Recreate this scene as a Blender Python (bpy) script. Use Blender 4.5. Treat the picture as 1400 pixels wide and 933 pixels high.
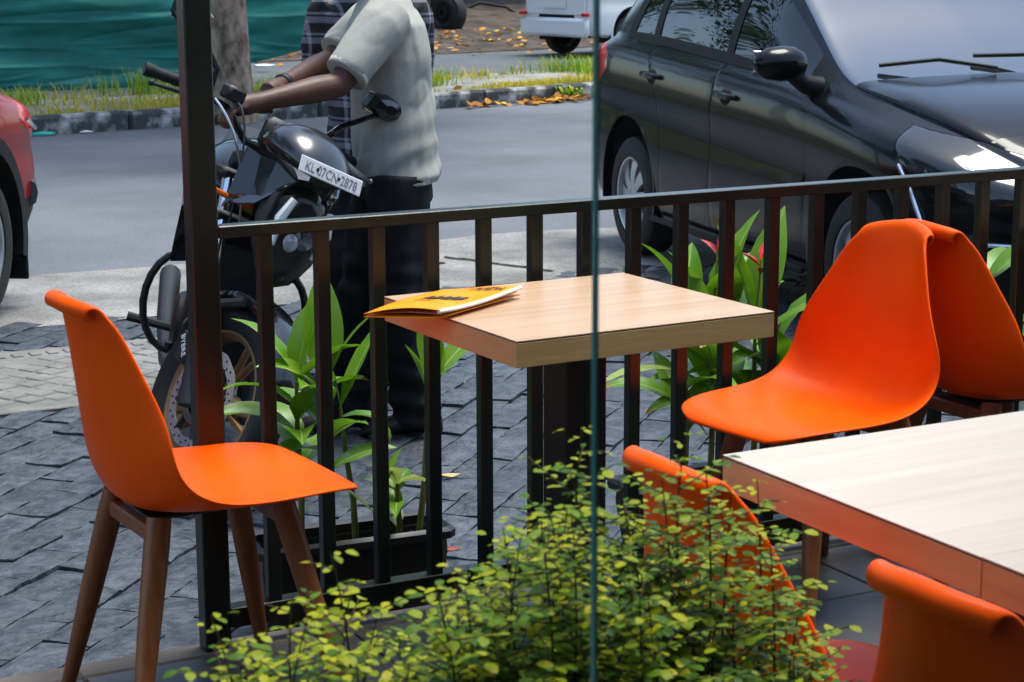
import bpy, bmesh, math, random
from mathutils import Vector, Matrix, noise, Euler
random.seed(7)
R=math.radians; PI=math.pi
S=bpy.context.scene
for o in list(bpy.data.objects): bpy.data.objects.remove(o)
# ------------------------------------------------------------ camera
H=1.608; YAW=R(62.47); PITCH=R(11.36); ROLL=R(-0.23)
fw=Vector((math.cos(YAW)*math.cos(PITCH),math.sin(YAW)*math.cos(PITCH),-math.sin(PITCH)))
rt=fw.cross(Vector((0,0,1))).normalized(); up=rt.cross(fw)
r2=rt*math.cos(ROLL)+up*math.sin(ROLL); u2=-rt*math.sin(ROLL)+up*math.cos(ROLL)
cd=bpy.data.cameras.new('camera'); cam=bpy.data.objects.new('camera',cd); S.collection.objects.link(cam)
M=Matrix((r2,u2,-fw)).transposed().to_4x4(); M.translation=Vector((0,0,H)); cam.matrix_world=M
cd.sensor_width=36; cd.lens=2718/1400*36; cd.clip_start=.05; cd.clip_end=2000
cd.dof.use_dof=True; cd.dof.focus_distance=5.0; cd.dof.aperture_fstop=16.0
S.camera=cam
# ------------------------------------------------------------ sky, sun, exposure
SUN_EL=R(76); SUN_AZ=R(4)      # azimuth measured from +X towards +Y (towards the sun)
W=bpy.data.worlds.new('World'); S.world=W; W.use_nodes=True
nt=W.node_tree; bg=nt.nodes['Background']; sky=nt.nodes.new('ShaderNodeTexSky'); sky.sky_type='NISHITA'
sky.sun_disc=False; sky.sun_elevation=SUN_EL; sky.sun_rotation=PI/2-SUN_AZ
sky.air_density=1.0; sky.dust_density=1.6; sky.ozone_density=1.0
nt.links.new(sky.outputs[0],bg.inputs[0]); bg.inputs[1].default_value=0.15
sd=bpy.data.lights.new('sun','SUN'); sd.energy=2.2; sd.angle=R(30); sd.color=(1,.96,.9)
sun=bpy.data.objects.new('sun',sd); S.collection.objects.link(sun)
sdir=Vector((math.cos(SUN_EL)*math.cos(SUN_AZ),math.cos(SUN_EL)*math.sin(SUN_AZ),math.sin(SUN_EL)))
sun.rotation_euler=(-sdir).to_track_quat('-Z','Y').to_euler(); sun.location=sdir*60
S.view_settings.view_transform='Standard'; S.view_settings.look='None'; S.view_settings.exposure=1.36; S.view_settings.gamma=1
S.render.engine='CYCLES'; S.render.resolution_x=1024; S.render.resolution_y=682
# ------------------------------------------------------------ helpers
COL=S.collection
def tag(o,label=None,cat=None,group=None,kind=None):
    if label: o['label']=label
    if cat: o['category']=cat
    if group: o['group']=group
    if kind: o['kind']=kind
    return o
def empty(name,loc=(0,0,0),rz=0,label=None,cat=None,group=None):
    o=bpy.data.objects.new(name,None); COL.objects.link(o); o.empty_display_size=.1
    o.location=loc; o.rotation_euler=(0,0,rz); return tag(o,label,cat,group)
def link(name,me,mat=None,parent=None,smooth=False,loc=None,rot=None,ang=None):
    o=bpy.data.objects.new(name,me); COL.objects.link(o)
    if mat is not None:
        for m in (mat if isinstance(mat,(list,tuple)) else [mat]): me.materials.append(m)
    if smooth:
        me.polygons.foreach_set('use_smooth',[True]*len(me.polygons))
        if ang: me.set_sharp_from_angle(angle=R(ang))
    if parent: o.parent=parent
    if loc is not None: o.location=loc
    if rot is not None: o.rotation_euler=rot
    return o
def copy_tree(o,parent=None):
    c=o.copy(); COL.objects.link(c); c.parent=parent
    for ch in [x for x in o.children]: copy_tree(ch,c)
    return c
class MB:
    def __init__(s): s.v=[]; s.f=[]; s.m=[]; s.mi=0
    def add(s,V,F):
        b=len(s.v); s.v+= [tuple(v) for v in V]; s.f+=[tuple(i+b for i in f) for f in F]; s.m+=[s.mi]*len(F); return s
    def box(s,c,d,rz=0,M=None,bev=0):
        hx,hy,hz=d[0]/2,d[1]/2,d[2]/2; ca,sa=math.cos(rz),math.sin(rz)
        if bev>0:
            b=min(bev,hx*.9,hy*.9,hz*.9); V=[];F=[]
            idx={}
            for sx in(-1,1):
                for sy in(-1,1):
                    for sz in(-1,1):
                        for k in range(3):
                            p=[sx*hx,sy*hy,sz*hz]
                            for q in range(3):
                                if q!=k: p[q]-=[sx,sy,sz][q]*b
                            idx[(sx,sy,sz,k)]=len(V);V.append(p)
            for k in range(3):
                a,bb=[q for q in range(3) if q!=k]
                for sg in(-1,1):
                    q=[]
                    for (s1,s2) in((-1,-1),(1,-1),(1,1),(-1,1)):
                        t=[0,0,0];t[k]=sg;t[a]=s1;t[bb]=s2;q.append(idx[(*t,k)])
                    fl=(sg>0)^(k==1); F.append(q if fl else q[::-1])
            for k in range(3):            # edges along axis k
                a,bb=[q for q in range(3) if q!=k]
                for s1 in(-1,1):
                    for s2 in(-1,1):
                        def I(sk,ax):
                            t=[0,0,0];t[k]=sk;t[a]=s1;t[bb]=s2;return idx[(*t,ax)]
                        F.append([I(-1,a),I(1,a),I(1,bb),I(-1,bb)])
            for sx in(-1,1):
                for sy in(-1,1):
                    for sz in(-1,1): F.append([idx[(sx,sy,sz,k)] for k in range(3)])
        else:
            V=[(x,y,z) for z in(-hz,hz) for y in(-hy,hy) for x in(-hx,hx)]
            F=[(0,2,3,1),(4,5,7,6),(0,1,5,4),(2,6,7,3),(0,4,6,2),(1,3,7,5)]
        out=[]
        for x,y,z in V:
            p=Vector((x*ca-y*sa,x*sa+y*ca,z))+Vector(c)
            out.append(M@p if M else p)
        return s.add(out,F)
    def tube(s,P,r,n=8,caps=True,flat=1.0,upv=None):
        P=[Vector(p) for p in P]; rr=r if isinstance(r,(list,tuple)) else [r]*len(P)
        V=[];F=[]; t0=(P[1]-P[0]).normalized()
        u=Vector(upv) if upv else (Vector((0,0,1)) if abs(t0.z)<.9 else Vector((1,0,0)))
        for i,p in enumerate(P):
            t=(P[min(i+1,len(P)-1)]-P[max(i-1,0)]).normalized()
            u=(u-t*u.dot(t)); u.normalize(); w=t.cross(u)
            for k in range(n):
                a=2*PI*k/n; V.append(p+(u*math.cos(a)*flat+w*math.sin(a))*rr[i])
        for i in range(len(P)-1):
            for k in range(n):
                k2=(k+1)%n; F.append((i*n+k,i*n+k2,(i+1)*n+k2,(i+1)*n+k))
        if caps: F.append(tuple(range(n))[::-1]); F.append(tuple(range((len(P)-1)*n,len(P)*n)))
        return s.add(V,F)
    def lathe(s,prof,n=24,M=None,closed=False,cap=False):
        # prof list of (radius, axial) about local z
        V=[];F=[];m=len(prof)
        for k in range(n):
            a=2*PI*k/n
            for r_,z in prof:
                p=Vector((r_*math.cos(a),r_*math.sin(a),z)); V.append(M@p if M else p)
        for k in range(n):
            k2=(k+1)%n
            for i in range(m if closed else m-1):
                j=(i+1)%m; F.append((k*m+i,k2*m+i,k2*m+j,k*m+j))
        if cap:
            F.append(tuple(k*m for k in range(n))[::-1]); F.append(tuple(k*m+m-1 for k in range(n)))
        return s.add(V,F)
    def ell(s,c,r,nu=14,nv=9,M=None):
        V=[];F=[]
        for j in range(nv+1):
            t=PI*j/nv
            for i in range(nu):
                a=2*PI*i/nu; p=Vector((c[0]+r[0]*math.sin(t)*math.cos(a),c[1]+r[1]*math.sin(t)*math.sin(a),c[2]+r[2]*math.cos(t)))
                V.append(M@p if M else p)
        for j in range(nv):
            for i in range(nu): F.append((j*nu+i,(j+1)*nu+i,(j+1)*nu+(i+1)%nu,j*nu+(i+1)%nu))
        return s.add(V,F)
    def grid(s,fn,nu,nv):
        V=[fn(i/nu,j/nv) for j in range(nv+1) for i in range(nu+1)]
        F=[(j*(nu+1)+i,j*(nu+1)+i+1,(j+1)*(nu+1)+i+1,(j+1)*(nu+1)+i) for j in range(nv) for i in range(nu)]
        return s.add(V,F)
    def loft(s,rings,caps=True):
        n=len(rings[0]); V=[p for r_ in rings for p in r_]; F=[]
        for i in range(len(rings)-1):
            for k in range(n): F.append((i*n+k,i*n+(k+1)%n,(i+1)*n+(k+1)%n,(i+1)*n+k))
        if caps: F.append(tuple(range(n))[::-1]); F.append(tuple(range((len(rings)-1)*n,len(rings)*n)))
        return s.add(V,F)
    def mesh(s,name='m'):
        me=bpy.data.meshes.new(name); me.from_pydata(s.v,[],s.f); me.validate()
        if any(s.m) and len(me.polygons)==len(s.m): me.polygons.foreach_set('material_index',s.m)
        bm=bmesh.new(); bm.from_mesh(me); bmesh.ops.recalc_face_normals(bm,faces=bm.faces); bm.to_mesh(me); bm.free()
        me.update(); return me
    def build(s,name,mat,parent=None,smooth=False,ang=40,**k):
        return link(name,s.mesh(name),mat,parent,smooth,ang=ang,**k)
def subsurf(o,l=1,rl=None):
    m=o.modifiers.new('sub','SUBSURF'); m.levels=l; m.render_levels=l if rl is None else rl; return o
def interp(tab,x):
    # smooth (monotone-ish catmull) interpolation of a table [(x,y)...]
    if x<=tab[0][0]: return tab[0][1]
    if x>=tab[-1][0]: return tab[-1][1]
    for i in range(len(tab)-1):
        if tab[i][0]<=x<=tab[i+1][0]:
            x0,y0=tab[i];x1,y1=tab[i+1];h=x1-x0;t=(x-x0)/h
            d=(y1-y0)/h
            def sl(j):
                if j<=0 or j>=len(tab)-1:
                    a,b=(0,1) if j<=0 else (-2,-1); return (tab[b][1]-tab[a][1])/(tab[b][0]-tab[a][0])
                dl=(tab[j][1]-tab[j-1][1])/(tab[j][0]-tab[j-1][0]);dr=(tab[j+1][1]-tab[j][1])/(tab[j+1][0]-tab[j][0])
                return 0 if dl*dr<=0 else 2*dl*dr/(dl+dr)
            m0,m1=sl(i),sl(i+1)
            return y0*(2*t**3-3*t*t+1)+m0*h*(t**3-2*t*t+t)+y1*(-2*t**3+3*t*t)+m1*h*(t**3-t*t)
# ------------------------------------------------------------ materials
def mat(name,col,rough=.5,metal=0,spec=.5,var=0,scale=8,bump=0,bscale=40,coat=0,col2=None,stretch=None,detail=6,lo=.35,hi=.65,rvar=0,alpha=None,trans=0,ior=1.45,per=0,speck=None):
    m=bpy.data.materials.new(name); m.use_nodes=True; N=m.node_tree.nodes; L=m.node_tree.links
    b=N['Principled BSDF']; b.inputs['Base Color'].default_value=(*col,1); b.inputs['Roughness'].default_value=rough
    b.inputs['Metallic'].default_value=metal; b.inputs['Specular IOR Level'].default_value=spec
    b.inputs['Coat Weight'].default_value=coat; b.inputs['Coat Roughness'].default_value=.03; b.inputs['IOR'].default_value=ior
    tc=N.new('ShaderNodeTexCoord'); src=tc.outputs['Object']
    if stretch or per:
        mp=N.new('ShaderNodeMapping'); L.new(src,mp.inputs[0]); src=mp.outputs[0]
        if stretch: mp.inputs['Scale'].default_value=stretch
        if per:
            oi=N.new('ShaderNodeObjectInfo'); vm=N.new('ShaderNodeVectorMath'); vm.operation='SCALE'; vm.inputs[0].default_value=(37,53,29)
            L.new(oi.outputs['Random'],vm.inputs['Scale']); L.new(vm.outputs[0],mp.inputs['Location'])
    if var or col2:
        nz=N.new('ShaderNodeTexNoise'); nz.inputs['Scale'].default_value=scale; nz.inputs['Detail'].default_value=detail; nz.inputs['Roughness'].default_value=.6
        L.new(src,nz.inputs['Vector'])
        rp=N.new('ShaderNodeValToRGB'); rp.color_ramp.elements[0].position=lo; rp.color_ramp.elements[1].position=hi
        c2=col2 or tuple(min(1,c*(1+var)) for c in col); c1=col if col2 else tuple(c*(1-var) for c in col)
        rp.color_ramp.elements[0].color=(*c1,1); rp.color_ramp.elements[1].color=(*c2,1)
        L.new(nz.outputs['Fac'],rp.inputs[0]); outc=rp.outputs[0]
        if per:
            hs=N.new('ShaderNodeHueSaturation'); mr=N.new('ShaderNodeMapRange'); mr.inputs[3].default_value=1-per; mr.inputs[4].default_value=1+per
            L.new(oi.outputs['Random'],mr.inputs[0]); L.new(mr.outputs[0],hs.inputs['Value']); L.new(outc,hs.inputs['Color']); outc=hs.outputs[0]
        if speck:
            n2=N.new('ShaderNodeTexNoise'); n2.inputs['Scale'].default_value=speck[0]; n2.inputs['Detail'].default_value=4; L.new(src,n2.inputs['Vector'])
            m2=N.new('ShaderNodeMapRange'); m2.inputs[1].default_value=.3; m2.inputs[2].default_value=.7; m2.inputs[3].default_value=1-speck[1]; m2.inputs[4].default_value=1+speck[1]; L.new(n2.outputs['Fac'],m2.inputs[0])
            h2=N.new('ShaderNodeHueSaturation'); L.new(m2.outputs[0],h2.inputs['Value']); L.new(outc,h2.inputs['Color']); outc=h2.outputs[0]
        L.new(outc,b.inputs['Base Color'])
        if rvar:
            mr=N.new('ShaderNodeMapRange'); mr.inputs[3].default_value=max(0,rough-rvar); mr.inputs[4].default_value=min(1,rough+rvar)
            L.new(nz.outputs['Fac'],mr.inputs[0]); L.new(mr.outputs[0],b.inputs['Roughness'])
    if bump:
        nb=N.new('ShaderNodeTexNoise'); nb.inputs['Scale'].default_value=bscale; nb.inputs['Detail'].default_value=5
        L.new(src,nb.inputs['Vector']); bp=N.new('ShaderNodeBump'); bp.inputs['Strength'].default_value=bump; bp.inputs['Distance'].default_value=.01
        L.new(nb.outputs['Fac'],bp.inputs['Height']); L.new(bp.outputs[0],b.inputs['Normal'])
    if trans: b.inputs['Transmission Weight'].default_value=trans
    return m
def sheet(name,pts,z,m,kind='structure',label=None):
    mb=MB(); mb.add([(x,y,z) for x,y in pts],[tuple(range(len(pts)))])
    o=mb.build(name,m); o['kind']=kind
    # make sure normals face up
    if o.data.polygons[0].normal.z<0: o.data.flip_normals()
    return o
# ============================================================ SETTING
K0=Vector((4.18,16.98)); KA=R(10.8); kd=Vector((math.cos(KA),math.sin(KA))); kn=Vector((-kd.y,kd.x))
def K(s,d): p=K0+kd*s+kn*d; return (p.x,p.y)
m_dirt=mat('dirt',(.055,.04,.028),.95,var=.6,scale=3,bump=.8,bscale=14)
m_asph=mat('asphalt',(.118,.123,.138),.85,var=.2,scale=.7,bump=.6,bscale=120,detail=10,speck=(90,.35))
m_asph2=mat('side_asphalt',(.085,.09,.095),.85,var=.2,scale=1.2,bump=.35,bscale=120,detail=10)
m_conc=mat('apron_concrete',(.14,.135,.125),.9,speck=(60,.3),col2=(.27,.26,.245),scale=2.2,bump=.5,bscale=60,detail=12,lo=.38,hi=.66)
m_groove=mat('ramp_concrete',(.13,.127,.12),.9,col2=(.22,.215,.205),scale=5,bump=.4,bscale=70,detail=10)
m_kerb=mat('kerb_stone',(.045,.045,.045),.9,col2=(.38,.37,.35),scale=4.5,bump=.6,bscale=30,lo=.50,hi=.68,detail=9)
m_edge=mat('edge_concrete',(.085,.07,.06),.75,var=.3,scale=6,bump=.2,bscale=50)
m_slate=mat('slate_paver',(.022,.028,.037),.48,col2=(.080,.091,.109),scale=16,bump=1.0,bscale=46,detail=9,lo=.36,hi=.68,rvar=.16,per=.22)
m_bed=mat('paving_bed',(.018,.017,.016),.95,var=.3,scale=20)
m_tile=mat('floor_tile',(.050,.045,.043),.42,var=.22,scale=5,bump=.10,bscale=30,rvar=.12,per=.08)
m_grout=mat('tile_grout',(.03,.028,.026),.9)
def grid_sheet(name,pts,z,m): return sheet(name,pts,z,m)
g=sheet('ground',[(-400,-400),(400,-400),(400,400),(-400,400)],-.08,m_dirt)
# main road
road=sheet('road',[K(-90,-9.2),K(110,-9.2),K(110,.03),K(-90,.03)],-.010,m_asph)
# far verge, side road, dirt
m_verge=mat('verge_soil',(.16,.15,.12),.95,col2=(.30,.29,.26),scale=2.5,bump=.5,bscale=30)
mb=MB(); mb.box((0,0,.0),(200,2.3,.22)); vg=mb.build('verge',m_verge); vg.location=(*K(10,.18+1.15),0.0); vg.rotation_euler=(0,0,KA); vg['kind']='structure'
side=sheet('side_road',[K(-90,2.4),K(110,2.4),K(110,9.5),K(-90,9.5)],.02,m_asph2)
# kerb of single stones
kerb=empty('kerb',(*K(0,0),0),KA); kerb['kind']='structure'
kms=[]
for q in range(4):
    b_=MB(); b_.box((.49,.1,.045),(.975,.2,.21),bev=.025); me=b_.mesh('kerb_stone')
    for v in me.vertices:
        n_=noise.noise_vector(Vector(v.co)*4+Vector((q*9,0,0)))*.012; v.co+=n_
    me.materials.append(m_kerb); me.polygons.foreach_set('use_smooth',[False]*len(me.polygons)); kms.append(me)
for i in range(-14,34):
    o=link('kerb_stone',random.choice(kms),None,kerb); o.location=(i*.99,random.uniform(-.012,.012),random.uniform(-.01,.008)); o.rotation_euler=(0,0,random.uniform(-.006,.006))
# near side: concrete apron with ragged edge over the asphalt
pts=[]
for i in range(121):
    x=-12+i*.25; pts.append((x,9.72+.1*(x-3)*.35+.22*noise.noise(Vector((x*.9,3,0)))+.08*noise.noise(Vector((x*4,7,0)))))
J0,J1=(4.32,9.25),(4.62,8.62)
apron=sheet('concrete_apron',[(-12,8.36)]+[(18,8.36)]+pts[::-1],-.003,m_conc)
jb=MB(); V=[]
for i in range(25):
    t=i/24; w=.012+.010*noise.noise(Vector((t*9,1,0)))+.004; o_=.02*noise.noise(Vector((t*6,4,0)))
    V+=[(-.36+.72*t,o_-w,-.001),(-.36+.72*t,o_,.006+.004*noise.noise(Vector((t*14,0,2)))),(-.36+.72*t,o_+w,-.001)]
jb.add(V,[(3*i+k,3*i+3+k,3*i+4+k,3*i+1+k) for i in range(24) for k in(0,1)])
jo=jb.build('apron_joint',mat('joint_tar',(.035,.032,.025),.95,var=.5,scale=30,bump=.6)); jo['kind']='structure'
jo.location=(4.56,8.90,.0); jo.rotation_euler=(0,0,R(112))
# paving bed + slate pavers
bed=sheet('paving_bed',[(-6,4.2),(9,4.2),(9,8.5),(-6,8.5)],-.030,m_bed)
paving=empty('paving'); paving['kind']='structure'
PL,PW,PA=.257,.1325,R(44)
def paver_mesh(seed,far=False):
    rnd=random.Random(seed); nx,ny=(6,3)
    hx,hy=PL/2-.0030,PW/2-.0026; V=[];F=[]
    for j in range(ny+1):
        for i in range(nx+1):
            x=-hx+2*hx*i/nx; y=-hy+2*hy*j/ny
            ed=min(i,nx-i,j*1.0,(ny-j)*1.0)
            z=.0025*noise.noise(Vector((x*14+seed*3.1,y*14,seed)))+.0035*noise.noise(Vector((x*34,y*34+seed*2.3,seed)))
            if ed<=0: z-=.0035+rnd.random()*.003
            wob=.0035 if 0<i<nx else .0015
            V.append((x+rnd.uniform(-wob,wob)*.5,y+(rnd.uniform(-wob,wob) if ed<=0 else 0),z))
    for j in range(ny):
        for i in range(nx): F.append((j*(nx+1)+i,j*(nx+1)+i+1,(j+1)*(nx+1)+i+1,(j+1)*(nx+1)+i))
    rim=[i for i in range(nx+1)]+[(j+1)*(nx+1)-1 for j in range(1,ny+1)]+[ny*(nx+1)+i for i in range(nx-1,-1,-1)]+[j*(nx+1) for j in range(ny-1,0,-1)]
    b=len(V)
    for k in rim: V.append((V[k][0]*1.0,V[k][1]*1.0,-.028))
    for k in range(len(rim)): F.append((rim[k],b+k,b+(k+1)%len(rim),rim[(k+1)%len(rim)]))
    mb=MB(); mb.add(V,F); return mb
pvs=[paver_mesh(s) for s in range(10)]
pme=[]
for q in pvs:
    me=q.mesh('paver'); me.materials.append(m_slate); me.polygons.foreach_set('use_smooth',[True]*len(me.polygons)); me.set_sharp_from_angle(angle=R(35)); pme.append(me)
t_=Vector((math.cos(PA),math.sin(PA))); n_=Vector((-t_.y,t_.x))
spots=[]
for r_ in range(-60,90):
    for c_ in range(-40,60):
        a=c_*PL+(PL/2 if r_%2 else 0)+.02; b=r_*PW+2.80-PW*20+.0*a
        p=t_*a+n_*b
        if not(4.31<p.y<8.46 and -1.0<p.x<8.6): continue
        if 6.76<p.y<7.92 and p.x<2.72: continue
        d=(Vector((p.x,p.y,0))-cam.location); z=d.dot(fw); u=700+2718*d.dot(r2)/z; v=466.5-2718*d.dot(u2)/z
        vis=-40<u<1440 and -20<v<960
        spots.append((0 if vis else 1,z,p))
spots.sort(key=lambda q:(q[0],q[1]))
far=MB()
for i,(vis,z,p) in enumerate(spots):
    k=random.randrange(10); fl=PI if random.random()<.5 else 0
    tx,ty=random.gauss(0,.007),random.gauss(0,.012); dz=random.uniform(-.005,.005)
    E_=Euler((tx,ty,PA+fl))
    if i<300:
        o=link('paver',pme[k],None,paving); o.location=(p.x,p.y,dz); o.rotation_euler=E_
    else:
        Mx=Matrix.Translation((p.x,p.y,dz))@E_.to_matrix().to_4x4(); far.add([Mx@Vector(v) for v in pvs[k].v],pvs[k].f)
fo=far.build('outer_pavers',m_slate,paving,True,ang=35); fo['kind']='stuff'
# grooved concrete ramp slabs let into the paving
GX0,GX1,GY0,GY1=-1.0,2.72,6.80,7.86
ramp=empty('grooved_ramp',(0,0,0)); ramp['kind']='structure'
def ramp_slab(x0,x1):
    mb=MB(); mb.box(((x0+x1)/2,(GY0+GY1)/2,-.012),(x1-x0-.006,GY1-GY0,.03),bev=.004)
    o=mb.build('slab',m_groove,ramp)
    # proud ribs between the diagonal grooves
    rb=MB(); a=R(118); dx,dy=math.cos(a),math.sin(a); w=.088
    k=-30
    while k<60:
        c0=Vector((x0+k*.105,GY0+.11)); 
        L_=(GY1-GY0-.28)/dy
        nseg=9
        for s_ in range(nseg):
            l0=L_*(s_+.06)/nseg; l1=L_*(s_+.94)/nseg
            q=[c0+Vector((dx,dy))*l0+Vector((dy,-dx))*(-w/2),c0+Vector((dx,dy))*l0+Vector((dy,-dx))*(w/2),c0+Vector((dx,dy))*l1+Vector((dy,-dx))*(w/2),c0+Vector((dx,dy))*l1+Vector((dy,-dx))*(-w/2)]
            if all(x0+.05<p.x<x1-.05 for p in q):
                h=.0030+.004*random.random() if random.random()>.12 else .0008
                V=[(p.x,p.y,.002) for p in q]; cx=sum(p.x for p in q)/4; cy=sum(p.y for p in q)/4
                V+=[(cx+(p.x-cx)*.88,cy+(p.y-cy)*.88,.003+h) for p in q]
                rb.add(V,[(4,5,6,7),(0,1,5,4),(1,2,6,5),(2,3,7,6),(3,0,4,7)])
        k+=1
    # short teeth along the far edge
    n=int((x1-x0)/.07)
    for i in range(n):
        x=x0+.06+i*.07
        if x>x1-.08: break
        rb.box((x,GY1-.10,.004),(.042,.06,.010),bev=.003)
    p=rb.build('rib',m_groove,o); p['kind']='stuff'
for x0,x1 in((-1.0,.86),(.86,2.72)): ramp_slab(x0,x1)
# patio floor
PF=.1238   # the patio stands a step above the paving
patio=empty('patio_floor'); patio['kind']='structure'
pb=MB(); pb.box((2.5,2.54,.01),(12.4,2.68,.18)); pb.build('floor_bed',m_grout,patio)
tb=MB(); tb.box((0,0,-.012),(.594,.594,.024),bev=.003); tme=tb.mesh('tile'); tme.materials.append(m_tile)
for i in range(-4,10):
    for j in range(0,5):
        y=3.53-.3-.6*j
        o=link('tile',tme,None,patio); o.location=(2.808+.3+.6*(i-5),y,PF+random.uniform(-.0012,.0012))
tb=MB(); tb.box((0,0,-.012),(.594,.314,.024),bev=.003); tme2=tb.mesh('tile'); tme2.materials.append(m_tile)
for i in range(-4,10):
    o=link('tile',tme2,None,patio); o.location=(2.808+.3+.6*(i-5),3.53+.160,PF+random.uniform(-.001,.001))
eb=MB()
for i in range(-3,9): eb.box((i*1.0+.5,3.897,PF-.10),(.997,.088,.20),bev=.010)
eo=eb.build('edging',m_edge,patio)
# ------------------------------------------------------------ restaurant building round the camera
m_wall=mat('render_wall',(.30,.28,.25),.85,var=.12,scale=3)
m_soffit=mat('soffit',(.11,.10,.09),.8,var=.1,scale=4)
m_post=mat('bronze_paint',(.007,.0125,.0085),.33,spec=.6,var=.35,scale=9,bump=.06,bscale=90,rvar=.08)
bl=empty('restaurant_building',(0,0,0),0,'restaurant with flat roof reaching over the patio and dark interior','building')
b_=MB(); b_.box((2.0,-2.55,3.03),(16,7.7,.16)); b_.build('roof',m_soffit,bl)
for bx_ in (1.3097,5.229):
    b_=MB(); b_.box((bx_,2.59,2.99),(.058,2.59,.08)); b_.build('canopy_beam',m_post,bl)
b_=MB(); b_.box((3.27,3.895,2.99),(3.86,.05,.08)); b_.build('canopy_beam',m_post,bl)
b_=MB(); b_.box((2.0,-6.3,1.5),(16,.2,3.1)); b_.build('wall',m_wall,bl)
b_=MB(); b_.box((-5.9,-2.5,1.5),(.2,7.4,3.1)); b_.build('wall',m_wall,bl)
b_=MB(); b_.box((9.9,-2.5,1.5),(.2,7.4,3.1)); b_.build('wall',m_wall,bl)
b_=MB(); b_.box((2.0,-2.5,PF-.06),(15.6,7.4,.12)); b_.build('floor',m_tile,bl)
# ------------------------------------------------------------ glass front
GY=1.15; GJX=Vector((0.664,GY))
def glass_mat():
    m=bpy.data.materials.new('clear_glass'); m.use_nodes=True; N=m.node_tree.nodes; L=m.node_tree.links
    N.remove(N['Principled BSDF']); t=N.new('ShaderNodeBsdfTransparent'); t.inputs[0].default_value=(.955,.975,.968,1)
    gl=N.new('ShaderNodeBsdfGlossy'); gl.inputs['Roughness'].default_value=.005; fr=N.new('ShaderNodeFresnel'); fr.inputs[0].default_value=1.35
    mx=N.new('ShaderNodeMixShader'); L.new(fr.outputs[0],mx.inputs[0]); L.new(t.outputs[0],mx.inputs[1]); L.new(gl.outputs[0],mx.inputs[2])
    L.new(mx.outputs[0],N['Material Output'].inputs[0]); return m
m_glass=glass_mat(); m_gedge=mat('glass_edge',(.06,.55,.52),.15,spec=.6); m_sil=mat('silicone',(.6,.6,.63),.5)  # edge base colour brightened to stand for light glowing through the pane
def pane(x0,x1,label):
    t=.006; V=[(x0,GY,PF+.02),(x1,GY,PF+.02),(x1,GY,2.948),(x0,GY,2.948),(x0,GY+t,PF+.02),(x1,GY+t,PF+.02),(x1,GY+t,2.948),(x0,GY+t,2.948)]
    me=bpy.data.meshes.new('glass_pane'); me.from_pydata(V,[],[(0,1,2,3),(5,4,7,6)]); me.update()
    e=empty('glass_pane',((x0+x1)/2,GY,.0),0,label,'glass pane','frameless glass panes of the shopfront')
    o=link('pane',me,m_glass,e); o.location=(-(x0+x1)/2,-GY,0)
    me=bpy.data.meshes.new('edge'); me.from_pydata(V,[],[(0,3,7,4),(1,5,6,2),(3,2,6,7),(0,4,5,1)]); me.update()
    o=link('edge',me,m_gedge,e); o.location=(-(x0+x1)/2,-GY,0)
    b=MB(); b.box((0,.006,PF+.013),(x1-x0,.04,.03),bev=.004); b.build('floor_channel',mat('channel_steel',(.35,.35,.36),.35,metal=1),e)
    return e
pane(-1.4,GJX.x,'frameless glass pane with green edge in front of the motorcycle side')
pr=pane(GJX.x+.0018,2.2,'frameless glass pane with grey sealed edge in front of the car side')
b=MB(); b.box((GJX.x+.0009-(GJX.x+.0018+2.2)/2,.003,1.48),(.0016,.0066,2.93)); b.build('seal',m_sil,pr)
# ------------------------------------------------------------ railing
YR=3.871; XP=1.2807; RH=2.95-PF
rl=empty('railing',(XP,YR,PF),0,'dark bronze metal patio railing with upright bars and tall corner post','railing')
def rbox(name,c,d,bev=.002): b=MB(); b.box((c[0]-XP,c[1]-YR,c[2]),d,bev=bev); return b.build(name,m_post,rl)
rbox('post',(XP+.029,YR+.024,RH/2),(.058,.048,RH),.003)
X0=XP+.058; X1=5.2
rbox('top_rail',((X0+X1)/2,YR+.020,.8995),(X1-X0,.040,.026))
rbox('bottom_rail',((X0+X1)/2,YR+.020,.067),(X1-X0,.040,.0445))
rbox('post',(X1+.029,YR+.024,RH/2),(.058,.048,RH),.003)
bb=MB(); bb.box((0,.017,.488),(.030,.026,.800),bev=.0015); bme=bb.mesh('baluster'); bme.materials.append(m_post)
for k in range(30):
    x=1.442+k*.1286
    if x>X1-.05: break
    o=link('baluster',bme,None,rl); o.location=(x-XP,0,0)
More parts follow.
